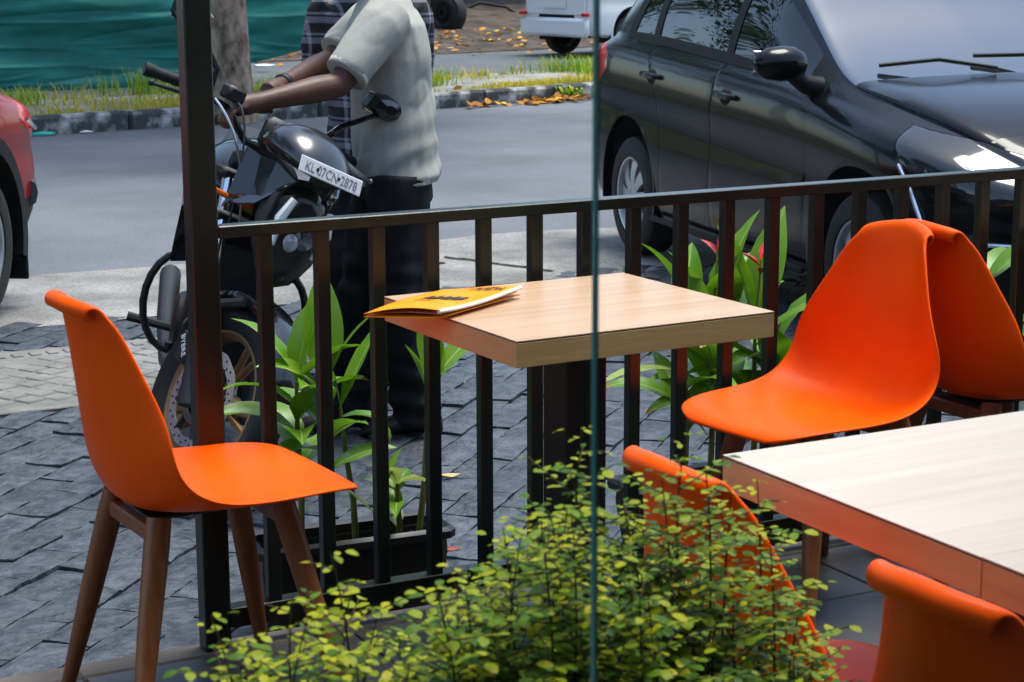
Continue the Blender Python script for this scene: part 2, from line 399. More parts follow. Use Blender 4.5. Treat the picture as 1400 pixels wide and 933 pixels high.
# ============================================================ TABLES
def wood(name,c1,c2,rough,st=(2,30,30),spec=.5):
    m=mat(name,c1,rough,col2=c2,scale=1.6,stretch=st,bump=.05,bscale=6,detail=8,lo=.3,hi=.7,spec=spec); return m
m_top=wood('pale_laminate',(.42,.255,.14),(.55,.365,.225),.36,(1.2,22,10),.35)
m_top2=wood('sky_sheen_laminate',(.44,.36,.28),(.52,.44,.355),.36,(1.2,20,10),.4)  # near table tops paled: the sky's sheen is put into their colour
m_side=wood('table_edge_wood',(.46,.29,.11),(.58,.40,.17),.4,(3,3,30))
m_line=mat('edge_line',(.03,.02,.018),.6)
m_blk=mat('black_steel',(.010,.009,.008),.42,var=.2,scale=10)
def table(x,y,rz,a,b,label,group,topm,grain=None):
    t=empty('table',(x,y,PF),rz,label,'table',group)
    q=MB(); q.box((0,0,.7490),(a,b,.002)); q.build('laminate',topm,t)
    q=MB(); q.box((0,0,.7470),(a-.001,b-.001,.002)); q.build('edge_line',m_line,t)
    q=MB(); q.box((0,0,.7220),(a,b,.048),bev=.001); q.build('tabletop',m_side,t)
    q=MB(); q.box((0,0,.689),(a-.16,b-.16,.02),bev=.003); q.build('support_frame',m_blk,t)
    q=MB(); q.box((0,0,.349),(.098,.098,.665),bev=.004); q.build('column',m_blk,t)
    q=MB(); q.box((0,0,.010),(.44,.44,.014),bev=.004); q.box((0,0,.022),(.15,.15,.012),bev=.004); q.build('base_plate',m_blk,t)
    return t
def tcorner(cx,cy,rz,a,b): # centre from the near-left corner
    return (cx+math.cos(rz)*a/2-math.sin(rz)*b/2, cy+math.sin(rz)*a/2+math.cos(rz)*b/2)
tz=R(2.19); c_=tcorner(1.6947,3.2317,tz,.60,.5625)
T1=table(c_[0],c_[1],tz,.60,.5625,'square wooden cafe table with the orange menu on it, beside the railing','cafe tables',m_top)
table(1.571+.35,2.350-.2805,R(.34),.70,.561,'pale wooden table next to the shrub, pushed against another table','cafe tables',m_top2)
table(1.574+.35,1.787-.2805,R(.1),.70,.561,'pale wooden table pushed up beside another, farther from the railing','cafe tables',m_top2)
table(3.50+.30,3.84-.2815,R(0),.60,.563,'square wooden table that one of the back-to-back chairs faces','cafe tables',m_top)
# ============================================================ CHAIRS
m_or=mat('orange_plastic',(.95,.095,.0004),.40,spec=.12,bump=.06,bscale=500,var=.07,scale=6,rvar=.1)
m_leg=wood('chair_leg_wood',(.17,.050,.013),(.30,.10,.030),.38,(30,30,3))
PROF=[(.285,.420),(.275,.434),(.246,.442),(.175,.440),(.09,.430),(0,.419),(-.06,.413),(-.115,.416),(-.155,.431),(-.182,.464),(-.198,.515),(-.208,.580),(-.218,.652),(-.228,.723),(-.237,.778),(-.243,.812),(-.248,.829),(-.255,.838),(-.265,.840),(-.273,.835),(-.276,.827),(-.274,.819),(-.268,.816)]
HW=[.128,.176,.205,.226,.237,.242,.244,.244,.240,.232,.217,.196,.170,.145,.123,.111,.106,.103,.101,.099,.097,.095,.093]
UPZ=[0,.0,.004,.012,.022,.036,.056,.082,.108,.116,.100,.072,.044,.024,.012,.008,.006,.005,.005,.005,.005,.005,.005]
FWX=[-.004,-.006,-.004,0,0,0,.0,.008,.026,.048,.062,.066,.062,.055,.048,.042,.039,.037,.036,.036,.036,.036,.036]
def chair_shell():
    nu=16; V=[];F=[]; n=len(PROF)
    for i,(x,z) in enumerate(PROF):
        for k in range(nu+1):
            w=-1+2*k/nu; a=abs(w)**2.2
            zz=z+UPZ[i]*a; xx=x+FWX[i]*a
            if i>=15: zz+= .006*math.cos(w*PI)*(1 if i>15 else .5)- (abs(w)**6)*.012
            V.append((xx,w*HW[i],zz))
    for i in range(n-1):
        for k in range(nu): F.append((i*(nu+1)+k,i*(nu+1)+k+1,(i+1)*(nu+1)+k+1,(i+1)*(nu+1)+k))
    me=bpy.data.meshes.new('seat_shell'); me.from_pydata(V,[],F); me.update(); return me
shell=chair_shell()
CHAIRS=[]
def make_chair():
    t=empty('chair')
    o=link('seat_shell',shell,m_or,t,True)
    s=o.modifiers.new('sol','SOLIDIFY'); s.thickness=.009; s.offset=0
    subsurf(o,2)
    for sx in(-1,1):
        for sy in(-1,1):
            top=Vector((sx*.125-.0,sy*.120,.425 if sx>0 else .42)); ft=Vector((sx*.215,sy*.205,0))
            q=MB(); q.tube([top,top.lerp(ft,.12),top.lerp(ft,.5),ft],[.024,.0255,.0225,.0145],12); q.build('leg',m_leg,t,True)
    for sx in(-1,1):
        q=MB(); q.box((sx*.132,0,.385),(.026,.235,.032),bev=.004); q.build('cross_rail',m_leg,t)
    q=MB(); q.box((0,0,.404),(.26,.14,.010),bev=.003); q.box((0,0,.395),(.24,.03,.02),bev=.003); q.build('bracket',m_blk,t)
    return t
ch0=make_chair()
def chair(x,y,rz,label,scale=1):
    c=ch0 if not CHAIRS else copy_tree(ch0)
    CHAIRS.append(c); c.location=(x,y,PF); c.rotation_euler=(0,0,rz); tag(c,label,'chair','orange shell chairs on the patio'); return c
chair(1.197,3.64,R(3),'orange shell chair beside the tall corner post, facing the menu table')
chair(2.665,3.59,R(180+7),'orange shell chair facing the menu table, its back against another chair')
chair(3.215,3.62,R(0),'orange shell chair facing away from the menu table, back to back with another')
chair(1.545,2.085,R(1),'orange shell chair seen from behind, half hidden by the leafy shrub')
chair(1.525,1.545,R(2),'orange shell chair at the pale tables, clear of the shrub leaves')
# ============================================================ CARS
m_rub=mat('tyre_rubber',(.010,.010,.010),.75,var=.3,scale=20)
m_rim=mat('wheel_silver',(.42,.43,.45),.34,metal=.6,var=.1,scale=10)
m_dark=mat('dark_cavity',(.006,.006,.007),.9)
m_trim=mat('black_trim',(.007,.007,.008),.55,spec=.2)
m_cglass=mat('tinted_glass',(.005,.007,.007),.02,spec=.5,ior=1.5)
m_ws=mat('windscreen_glass',(.012,.015,.017),.02,spec=1.0,ior=2.1)
m_lens=mat('lamp_lens',(.012,.014,.016),.05,spec=.7,coat=.3)
m_red=mat('tail_lens',(.48,.004,.010),.2,spec=.5,coat=.2)
m_chrome=mat('chrome',(.75,.75,.78),.12,metal=1)
m_amber=mat('amber_lens',(.6,.12,.01),.15,coat=.5)
def car_wheel(parent,x,y,z,r,w,side,spokes=8,cover=m_rim):
    """side=+1 outer face towards +y"""
    Mx=Matrix.Translation((x,y,z))@Matrix.Rotation(-side*PI/2,4,'X')
    e=empty('wheel'); e.parent=parent; e.location=(0,0,0)
    q=MB(); q.lathe([(r*.67,-w/2),(r*.80,-w/2-.004),(r*.93,-w*.46),(r*.985,-w*.38),(r,-w*.2),(r,w*.2),(r*.985,w*.38),(r*.93,w*.46),(r*.80,w/2+.004),(r*.67,w/2)],40,Mx,closed=True); q.build('tyre',m_rub,e,True)
    q=MB(); q.lathe([(r*.67,-w*.4),(r*.67,w*.42),(r*.655,w*.47),(r*.62,w*.45),(r*.60,w*.30),(r*.6,-w*.3)],40,Mx,closed=True)
    for k in range(spokes):
        a=2*PI*k/spokes; R_=Mx@Matrix.Rotation(a,4,'Z')
        h=.16*PI/spokes*8/6
        V=[];zs=w*.36
        for rr,hw_,zz in((r*.12,.022,zs+.012),(r*.36,.030,zs+.010),(r*.63,.046,zs-.008)):
            for sg in(-1,1): V.append(R_@Vector((rr,sg*hw_,zz)))
        n=len(V)
        V2=[v+ (Mx.to_3x3()@Vector((0,0,-.02))) for v in V]
        F=[(0,1,3,2),(2,3,5,4)]+[(a_,b_,b_+n,a_+n) for a_,b_ in((0,2),(2,4),(4,5),(5,3),(3,1),(1,0))]
        q.add(V+V2,F)
    q.lathe([(.001,w*.42),(r*.10,w*.42),(r*.17,w*.39),(r*.19,w*.30)],24,Mx)
    q.build('rim',cover,e,True,ang=35)
    q=MB(); q.lathe([(.001,w*.05),(r*.62,w*.05)],32,Mx); q.build('brake',m_dark,e)
    return e
def cat(P,ns):
    """Catmull-Rom polyline through P, ns samples per segment"""
    out=[]
    for i in range(len(P)-1):
        p0=P[max(i-1,0)];p1=P[i];p2=P[i+1];p3=P[min(i+2,len(P)-1)]
        for k in range(ns[i]):
            t=k/ns[i]
            out.append(tuple(.5*((2*b)+(-a+c)*t+(2*a-5*b+4*c-d)*t*t+(-a+3*b-3*c+d)*t**3) for a,b,c,d in zip(p0,p1,p2,p3)))
    out.append(tuple(P[-1])); return out
def inpoly(x,z,poly):
    c=False;n=len(poly)
    for i in range(n):
        x1,z1=poly[i];x2,z2=poly[(i+1)%n]
        if (z1>z)!=(z2>z) and x<(x2-x1)*(z-z1)/(z2-z1)+x1: c=not c
    return c
def build_car(root,T,paint,opts):
    xs=[];x=T['x0']
    while x<T['x1']-1e-6:
        xs.append(x); d=min(x-T['x0'],T['x1']-x); x+= .012 if d<.05 else (.03 if d<.3 else .045)
    xs.append(T['x1'])
    fr=[0,.05,.2,.42,.60,.76,.93,1]
    NS=[1,2,3,3,3,3,3]; NG=9; NT=[3,4,5]
    rows=[];vi=None
    for x in xs:
        ys=interp(T['ys'],x);zb=interp(T['zb'],x);zl=interp(T['zl'],x);yb=interp(T['yb'],x)*1.0;zr=interp(T['zr'],x);yr=interp(T['yr'],x);zt=interp(T['zt'],x)
        yo=[-.10,-.022,0,.006,-.004,.006,-.020,yb-ys]
        low=[(ys+yo[i],zb+fr[i]*(zl-zb)) for i in range(8)]
        L1=cat(low,NS)
        gl=[]
        for k in range(1,NG):
            t=k/NG; gl.append((yb+(yr-yb)*t+.022*math.sin(PI*t)*min(1,(zr-zl)/.3),zl+(zr-zl)*t))
        topc=[(yr,zr),(yr-.05,zr+(zt-zr)*.55),(yr*.5,zt-.12*(zt-zr)-.002),(0,zt)]
        L2=cat(topc,NT)
        sec=L1+gl+L2
        if vi is None: vi=(len(L1)-1,len(L1)-1+NG)
        # close the ends by drawing the section in
        for (xe,dd,zc) in((T['x0'],T.get('rr',.07),.62),(T['x1'],T.get('rf',.14),.52)):
            d=abs(x-xe)
            if d<dd:
                k=1-math.sqrt(max(0,1-(1-d/dd)**2))
                sec=[(y*(1-k*.22*T.get('cap',1)),z+(zc-z)*k*.22*T.get('cap',1)) for y,z in sec]
        rows.append(sec)
    nv=len(rows[0])
    bm=bmesh.new(); ly=bm.faces.layers.int.new('v')
    vv=[];
    for sg in(-1,1):
        g=[[bm.verts.new((x,sg*y,z)) for (y,z) in row] for x,row in zip(xs,rows)]
        for i in range(len(xs)-1):
            for j in range(nv-1):
                f=bm.faces.new((g[i][j],g[i+1][j],g[i+1][j+1],g[i][j+1]) if sg<0 else (g[i][j],g[i][j+1],g[i+1][j+1],g[i+1][j])); f[ly]=j; f.smooth=True
        for e in(0,-1):
            try: bm.faces.new(g[e])[ly]=-1
            except Exception: pass
        vv.append(g)
    bmesh.ops.remove_doubles(bm,verts=bm.verts,dist=1e-5)
    def cutseg(p,q,ext=.0):
        x0,x1=min(p[0],q[0])-.03,max(p[0],q[0])+.03; z0,z1=min(p[1],q[1])-.03,max(p[1],q[1])+.03
        n=Vector((-(q[1]-p[1]),0,q[0]-p[0]))
        fs=[]
        for f in bm.faces:
            if f[ly]<0: continue
            c=f.calc_center_median()
            if abs(c.y)>.30 and x0-.02<c.x<x1+.02 and z0-.02<c.z<z1+.02: fs.append(f)
        if not fs: return
        ed={e for f in fs for e in f.edges}; ve={v for f in fs for v in f.verts}
        bmesh.ops.bisect_plane(bm,geom=list(ve)+list(ed)+fs,plane_co=Vector((p[0],0,p[1])),plane_no=n.normalized(),dist=1e-4)
    def cutpoly(P,closed=True):
        for i in range(len(P) if closed else len(P)-1): cutseg(P[i],P[(i+1)%len(P)])
    arches=[]
    for ax in(0,T['wb']):
        c=[(ax+T['ra']*math.cos(2*PI*k/28),T.get('az',T['rw'])+T['ra']*math.sin(2*PI*k/28)) for k in range(28)]
        arches.append(c); cutpoly(c)
    dead=[f for f in bm.faces if f[ly]>=0 and abs(f.calc_center_median().y)>.45 and any(inpoly(f.calc_center_median().x,f.calc_center_median().z,c) for c in arches) and f.calc_center_median().z<T['rw']+T['ra']+.08]
    bmesh.ops.delete(bm,geom=dead,context='FACES')
    for P in T.get('doors',[]): cutpoly(P)
    for nm,P in T.get('lamps',[]): cutpoly(P)
    for a,b in T['win']:
        for ln in(a,b): cutseg(*ln)
    for ln in T.get('lines',[]): cutseg(*ln)
    # ---- classify
    v7,v8=vi
    groups={}
    def left(ln,x,z): (x0,z0),(x1,z1)=ln; return x-(x0+(x1-x0)*(z-z0)/(z1-z0))
    for f in bm.faces:
        c=f.calc_center_median(); j=f[ly]; sd=1 if c.y>0 else -1; key='body'
        if j>=0:
            if v7<=j<v8 and T['gx'][0]<c.x<T['gx'][1]:
                if v7+1<=j<v8-1:
                    key=('window_trim',0)
                    for w,(a,b) in enumerate(T['win']):
                        if left(a,c.x,c.z)>0>left(b,c.x,c.z): key=('side_window',w*2+(sd>0))
                elif j==v7: key=('window_trim',0)
            elif j>=v8 and T['ws'][0]<c.x<T['ws'][1] and j>=v8+1: key=('windscreen',0)
            elif j>=v8 and T['rg'][0]<c.x<T['rg'][1] and j>=v8+2: key=('rear_window',0)
            elif j>=v8+1 and T['hood'][0]<c.x<T['hood'][1]: key=('bonnet',0)
            if j<v7:
                for w,P in enumerate(T.get('doors',[])):
                    if inpoly(c.x,c.z,P): key=('door',w*2+(sd>0))
            for w,(nm,P) in enumerate(T.get('lamps',[])):
                if inpoly(c.x,c.z,P) and abs(c.y)>T.get('ly',.3): key=(nm,w*2+(sd>0))
            if key=='body' and c.z<T.get('zclad',0): key=('sill_trim',0)
        groups.setdefault(key,[]).append(f)
    mats={'body':paint,'side_window':m_cglass,'windscreen':m_ws,'rear_window':m_cglass,'window_trim':m_trim,'door':paint,'bonnet':paint,'headlight':m_lens,'tail_light':m_red,'sill_trim':m_trim}
    out={}
    for key,fs in groups.items():
        nm=key if isinstance(key,str) else key[0]
        b2=bmesh.new(); mp={}
        for f in fs:
            vs=[]
            for v in f.verts:
                if v not in mp: mp[v]=b2.verts.new(v.co)
                vs.append(mp[v])
            try: nf=b2.faces.new(vs); nf.smooth=True
            except Exception: pass
        b2.normal_update()
        gap={'door':.0035,'bonnet':.003,'headlight':.003,'tail_light':.002}.get(nm,0)
        if gap:
            mv={}
            for v in b2.verts:
                if any(len(e.link_faces)==1 for e in v.link_edges):
                    d=Vector()
                    for f in v.link_faces: d+=f.calc_center_median()-v.co
                    if d.length>1e-6: mv[v]=d.normalized()*gap-v.normal*.001
            for v,d in mv.items(): v.co+=d
        if nm in('side_window','windscreen','rear_window'):
            for v in b2.verts: v.co-=v.normal*.004
        me=bpy.data.meshes.new(nm); b2.to_mesh(me); b2.free()
        o=link(nm,me,mats[nm],root); out.setdefault(nm,[]).append(o)
        me.set_sharp_from_angle(angle=R(40))
    bm.free()
    # dark interior that closes the gaps
    q=MB(); 
    rings=[]
    for x,row in zip(xs[2:-2:2],rows[2:-2:2]):
        pts=[(y*.93-.01,z) for y,z in row[1::2]]
        pts=[(max(y,.02),max(T['zi'],z-.05)) for y,z in pts]
        rings.append([(x,y,z) for y,z in pts]+[(x,-y,z) for y,z in pts[::-1]])
    # keep clear of the wheels
    rings=[[(p[0],p[1] if not any((p[0]-ax)**2+(p[2]-T['rw'])**2<(T['ra']+.07)**2 for ax in(0,T['wb'])) else math.copysign(min(abs(p[1]),.52),p[1]),p[2]) for p in r_] for r_ in rings]
    q.loft(rings); q.build('interior',m_dark,root)
    for ax in(0,T['wb']):
        for sd in(-1,1):
            yo=interp(T['ys'],ax)
            # arch liner
            n=22;V=[];F=[]
            for k in range(n+1):
                a=-.35+(PI+.7)*k/n
                for yy in(.5,yo-.012): V.append((ax+(T['ra']+.012)*math.cos(a),sd*yy,T.get('az',T['rw'])+(T['ra']+.012)*math.sin(a)))
            F=[(2*k,2*k+1,2*k+3,2*k+2) for k in range(n)]
            q=MB(); q.add(V,F); q.build('arch_liner',m_dark,root,True)
            # arch lip (or wide cladding)
            lw=T.get('clad',.012); V=[];F=[]
            for k in range(n+1):
                a=-.30+(PI+.6)*k/n
                for rr,oy in((T['ra']-.004,-.03),(T['ra']-.004,.004+lw*.1),(T['ra']+lw,.004+lw*.08),(T['ra']+lw+.006,-.015)):
                    xx=ax+rr*math.cos(a); zz=max(T.get('az',T['rw'])+rr*math.sin(a),T['zi']-.02); V.append((xx,sd*(interp(T['ys'],xx)+oy),zz))
            F=[(4*k+i,4*k+i+1,4*k+5+i,4*k+4+i) for k in range(n) for i in range(3)]
            q=MB(); q.add(V,F); q.build('wheel_arch',m_trim if T.get('clad') else paint,root,True)
            car_wheel(root,ax,sd*(yo-.105),T['rw'],T['rw'],.185,sd,opts.get('spokes',8),opts.get('cover',m_rim))
    return out
# ---------------- dark grey hatchback parked nose-in
HB=dict(x0=-.74,x1=3.32,wb=2.52,ra=.385,az=.345,rw=.308,zi=.22,rr=.10,rf=.20,
 ys=[(-.74,.70),(-.68,.79),(-.5,.848),(-.2,.864),(.2,.868),(1.0,.872),(1.9,.868),(2.5,.862),(2.8,.82),(3.02,.73),(3.2,.58),(3.32,.42)],
 zb=[(-.74,.33),(-.5,.24),(.5,.20),(2.0,.20),(3.0,.22),(3.32,.26)],
 zl=[(-.74,1.09),(-.4,1.11),(0,1.10),(.6,1.075),(1.2,1.045),(1.8,1.01),(2.1,.98),(2.5,.92),(2.8,.86),(3.05,.78),(3.32,.64)],
 yb=[(-.74,.62),(-.5,.75),(-.2,.775),(.2,.775),(1.0,.79),(1.8,.79),(2.2,.78),(2.6,.745),(2.9,.68),(3.15,.52),(3.32,.38)],
 zr=[(-.74,1.12),(-.62,1.27),(-.45,1.40),(-.2,1.465),(.2,1.50),(.7,1.51),(1.1,1.485),(1.4,1.415),(1.65,1.285),(1.9,1.145),(2.1,1.05),(2.25,1.005),(2.5,.955),(2.9,.86),(3.15,.75),(3.32,.65)],
 yr=[(-.74,.54),(-.5,.56),(0,.58),(.6,.59),(1.1,.595),(1.5,.63),(1.8,.67),(2.1,.71),(2.25,.715),(2.5,.68),(2.9,.58),(3.15,.45),(3.32,.34)],
 zt=[(-.74,1.13),(-.62,1.32),(-.45,1.46),(-.2,1.52),(.2,1.55),(.7,1.56),(1.1,1.54),(1.35,1.495),(1.6,1.37),(1.9,1.20),(2.1,1.105),(2.22,1.06),(2.45,1.03),(2.7,.985),(2.95,.905),(3.12,.82),(3.24,.73),(3.32,.65)],
 gx=(-.24,2.10),ws=(1.30,2.235),rg=(-.70,-.42),hood=(2.235,3.0),
 win=[(((1.13,1.0),(1.08,1.5)),((1.92,.95),(1.86,1.5))),(((.20,1.0),(.10,1.5)),((1.05,1.0),(1.01,1.5))),(((-.20,1.0),(-.12,1.5)),((.12,1.0),(.02,1.5)))],
 doors=[[(1.08,.27),(2.05,.27),(2.09,.5),(2.06,1.04),(1.08,1.09)],[(.43,.27),(1.075,.27),(1.075,1.09),(.14,1.14),(.24,1.02),(.40,.84),(.45,.58)]],
 lamps=[('headlight',[(2.68,.90),(2.82,.745),(3.18,.63),(3.29,.67),(3.22,.765),(2.97,.85)]),('tail_light',[(-.80,.80),(-.52,.84),(-.34,.95),(-.36,1.03),(-.52,1.085),(-.80,1.09)])],ly=.30,zclad=.0)
m_car=mat('dark_grey_metallic',(.004,.0042,.0055),.22,metal=.0,spec=.15,coat=.27)
hb=empty('parked_car',(0,0,0),0,'dark grey hatchback parked nose-in beyond the railing','car')
build_car(hb,HB,m_car,{})
def side_y(T,x): return interp(T['ys'],x)
for sd in(-1,1):
    for xh,zh in((1.25,.905),(.33,.94)):
        yy=sd*(side_y(HB,xh)-.002)
        h=empty('door_handle'); h.parent=hb
        q=MB(); q.ell((xh,yy-sd*.006,zh),(.075,.016,.045),14,8); q.build('recess',m_dark,h,True)
        q=MB(); q.tube([(xh-.105,yy-sd*.004,zh+.014),(xh-.08,yy+sd*.022,zh+.016),(xh,yy+sd*.030,zh+.014),(xh+.08,yy+sd*.022,zh+.010),(xh+.10,yy-sd*.004,zh+.008)],[.012,.015,.016,.015,.012],8); q.build('grip',m_car,h,True)
    # door mirror
    m=empty('door_mirror'); m.parent=hb
    yy=sd*.80
    q=MB(); rings=[]
    for t,sc in((-.115,.45),(-.10,.78),(-.06,.98),(0,1.05),(.06,.92),(.105,.6),(.12,.25)):
        rings.append([(2.0+.05*t+.078*sc*math.cos(a)*(1 if math.cos(a)>0 else .75),sd*(.955+ t),1.105+.072*sc*math.sin(a)) for a in [2*PI*k/14 for k in range(14)]])
    q.loft(rings); q.build('housing',m_car,m,True,ang=60)
    q=MB(); q.tube([(2.02,sd*.78,1.0),(2.02,sd*.85,1.02),(2.01,sd*.90,1.06)],[.05,.04,.035],10); q.build('mirror_arm',m_trim,m,True)
    q=MB(); q.box((1.942,sd*.955,1.105),(.006,.185,.10),bev=.002); q.build('mirror_glass',m_chrome,m)
    q=MB(); q.box((1.965,sd*1.02,1.065),(.05,.085,.016),bev=.004); q.build('indicator_strip',m_lens,m)
    # headlight detail
    q=MB(); q.ell((2.98,sd*.64,.735),(.10,.05,.05),14,8); q.build('lamp_bowl',m_chrome,hb,True)
    q=MB(); q.tube([(2.80,sd*.822,.76),(2.87,sd*.805,.67),(2.93,sd*.785,.55)],.009,6); q.build('chrome_strip',m_chrome,hb,True)
# grille, bumper chrome, plate, wipers
q=MB(); q.tube([(3.05,-.70,.645),(3.20,-.45,.60),(3.285,-.2,.575),(3.30,0,.57),(3.285,.2,.575),(3.20,.45,.60),(3.05,.70,.645)],.012,8); q.build('chrome_bar',m_chrome,hb,True)
for sd in(-1,1):
    q=MB(); q.tube([(2.99,sd*.775,.34),(3.02,sd*.765,.42),(3.07,sd*.735,.475),(3.15,sd*.66,.49),(3.24,sd*.52,.485)],[.008,.010,.010,.010,.008],8); q.build('fog_lamp_trim',m_chrome,hb,True)
q=MB(); q.grid(lambda u,v:(3.318-.10*(2*u-1)**2*.9,(2*u-1)*.46,.36+.17*v),12,4); q.build('grille',m_dark,hb)
q=MB(); q.box((3.33,0,.44),(.012,.50,.11),bev=.003); q.build('number_plate',mat('plate_white',(.75,.75,.73),.4),hb)
for a,b in(((2.20,.50,1.070),(2.10,-.10,1.125)),((2.21,-.05,1.078),(2.13,-.56,1.095))):
    q=MB(); q.tube([a,((a[0]+b[0])/2-.0,(a[1]+b[1])/2,(a[2]+b[2])/2+.03),b],.009,6); q.build('wiper',m_trim,hb,True)
for sd in(-1,1):
    q=MB(); q.box((1.25,sd*.885,.245),(1.75,.016,.03),bev=.006); q.build('sill_strip',m_trim,hb)
HBA=R(-100)
# right rear wheel contact stands at (5.36, 8.84)
off=Matrix.Rotation(HBA,3,'Z')@Vector((0,-.80,0)); hb.location=(5.36-off.x,8.84-off.y,0); hb.rotation_euler=(0,0,HBA)

# ---------------- red SUV, only its rear corner reaches into the picture
import copy as _c
SV=dict(x0=-.80,x1=3.45,wb=2.60,ra=.40,az=.36,rw=.335,zi=.25,rr=.10,rf=.2,clad=.065,
 ys=[(-.80,.70),(-.74,.80),(-.5,.865),(-.2,.885),(.3,.89),(2.2,.89),(2.7,.875),(3.1,.78),(3.3,.62),(3.45,.46)],
 zb=[(-.80,.42),(-.5,.32),(.5,.26),(2.2,.26),(3.1,.30),(3.45,.34)],
 zl=[(-.80,.90),(-.3,.97),(.5,1.05),(1.8,1.06),(2.3,1.02),(2.8,.95),(3.2,.86),(3.45,.74)],
 yb=[(-.80,.62),(-.6,.76),(-.2,.82),(.3,.835),(2.0,.835),(2.6,.80),(3.0,.72),(3.3,.52),(3.45,.42)],
 zr=[(-.80,.92),(-.6,.98),(-.35,1.17),(-.05,1.43),(.5,1.58),(1.1,1.58),(1.5,1.47),(1.9,1.22),(2.2,1.09),(2.6,1.04),(3.1,.93),(3.45,.75)],
 yr=[(-.80,.56),(-.4,.63),(.3,.66),(1.2,.66),(1.8,.72),(2.2,.75),(2.6,.72),(3.1,.55),(3.45,.38)],
 zt=[(-.80,.93),(-.6,1.0),(-.35,1.21),(-.05,1.48),(.5,1.63),(1.1,1.63),(1.45,1.55),(1.9,1.28),(2.2,1.14),(2.6,1.09),(3.1,.98),(3.3,.86),(3.45,.75)],
 gx=(-.28,2.1),ws=(1.45,2.17),rg=(-.76,-.52),hood=(2.2,3.1),
 win=[(((1.05,1.05),(1.02,1.6)),((1.95,1.0),(1.9,1.6))),(((.08,1.05),(0,1.6)),((.98,1.05),(.95,1.6)))],
 doors=[[(1.0,.36),(2.05,.36),(2.1,.6),(2.06,1.08),(1.0,1.13)],[(.46,.36),(.995,.36),(.995,1.13),(0,1.15),(.2,1.0),(.42,.82),(.46,.6)]],
 lamps=[('tail_light',[(-.90,.74),(-.62,.74),(-.46,.86),(-.50,.945),(-.90,.945)]),('headlight',[(2.9,.92),(3.1,.78),(3.42,.72),(3.3,.86)])],ly=.3,zclad=.50)
m_redp=mat('red_paint',(.20,.002,.004),.3,spec=.12,coat=.30)
sv=empty('red_car',(0,0,0),0,'red car with black wheel arch cladding parked at the kerbless edge of the road','car')
build_car(sv,SV,m_redp,dict(spokes=10))
for sd in(-1,1):
    q=MB(); q.tube([(-.82,sd*.60,.50),(-.775,sd*.75,.50),(-.55,sd*.855,.50)],[.045,.05,.04],8,flat=1.6); q.build('bumper_corner',mat('bumper_grey',(.05,.05,.055),.4),sv,True)
    q=MB(); q.box((-.44,sd*.80,.235),(.02,.16,.22),bev=.005); q.build('mud_flap',m_trim,sv)
    q=MB(); q.tube([(-.73,sd*.80,.80),(-.62,sd*.872,.79),(-.50,sd*.882,.84)],.010,6); q.build('chrome_strip',m_chrome,sv,True)
SVA=R(53+180)
off=Matrix.Rotation(SVA,3,'Z')@Vector((0,.80,0)); sv.location=(1.83-off.x,8.55-off.y,0); sv.rotation_euler=(0,0,SVA)
# ---------------- white van driving off on the side road
WV=dict(x0=-.70,x1=3.2,wb=2.45,ra=.37,az=.34,rw=.30,zi=.24,rr=.08,rf=.2,
 ys=[(-.70,.72),(-.62,.79),(-.4,.82),(2.5,.82),(2.9,.74),(3.2,.5)],
 zb=[(-.70,.30),(.5,.24),(2.2,.24),(3.2,.3)],
 zl=[(-.70,1.08),(1.8,1.08),(2.4,1.02),(2.9,.92),(3.2,.75)],
 yb=[(-.70,.70),(-.3,.79),(2.2,.79),(2.8,.68),(3.2,.45)],
 zr=[(-.70,1.62),(-.6,1.72),(.5,1.76),(1.6,1.74),(1.9,1.55),(2.3,1.2),(2.5,1.1),(3.2,.78)],
 yr=[(-.70,.62),(0,.67),(1.6,.67),(2.3,.72),(2.8,.58),(3.2,.4)],
 zt=[(-.70,1.66),(-.6,1.78),(.5,1.82),(1.6,1.80),(1.9,1.62),(2.3,1.26),(2.5,1.16),(3.0,.98),(3.2,.8)],
 gx=(-.55,2.2),ws=(1.85,2.45),rg=(9,10),hood=(2.5,3.0),
 win=[(((1.2,1.1),(1.2,1.7)),((2.1,1.1),(1.9,1.7))),(((.3,1.1),(.3,1.7)),((1.1,1.1),(1.1,1.7))),(((-.5,1.1),(-.5,1.7)),((.2,1.1),(.2,1.7)))],
 doors=[[(1.15,.34),(2.0,.34),(2.05,1.05),(1.15,1.05)]],lamps=[],zclad=.0)
m_wht=mat('white_paint',(.72,.73,.74),.3,spec=.5,coat=.8)
wv=empty('white_van',(0,0,0),0,'white van driving on the side road beyond the grassy verge','van')
build_car(wv,WV,m_wht,dict(spokes=10))
q=MB(); q.box((-.735,0,.42),(.09,1.50,.26),bev=.04); q.build('rear_bumper',m_wht,wv,True)
q=MB(); q.box((-.715,0,1.28),(.03,1.15,.42),bev=.01); q.build('rear_window',m_cglass,wv)
q=MB(); q.box((-.71,0,.80),(.03,1.30,.42),bev=.012); q.build('tailgate',m_wht,wv)
for sd in(-1,1):
    q=MB(); q.box((-.752,sd*.69,.60),(.06,.13,.05),bev=.01); q.build('reflector',m_red,wv)
q=MB(); q.box((-.742,0,.74),(.02,.5,.12),bev=.003); q.build('number_plate',mat('plate_white_2',(.7,.7,.68),.4),wv)
WA=R(10); off=Matrix.Rotation(WA,3,'Z')@Vector((0,-.72,0)); wv.location=(14.35-off.x,24.0-off.y,.02); wv.rotation_euler=(0,0,WA)
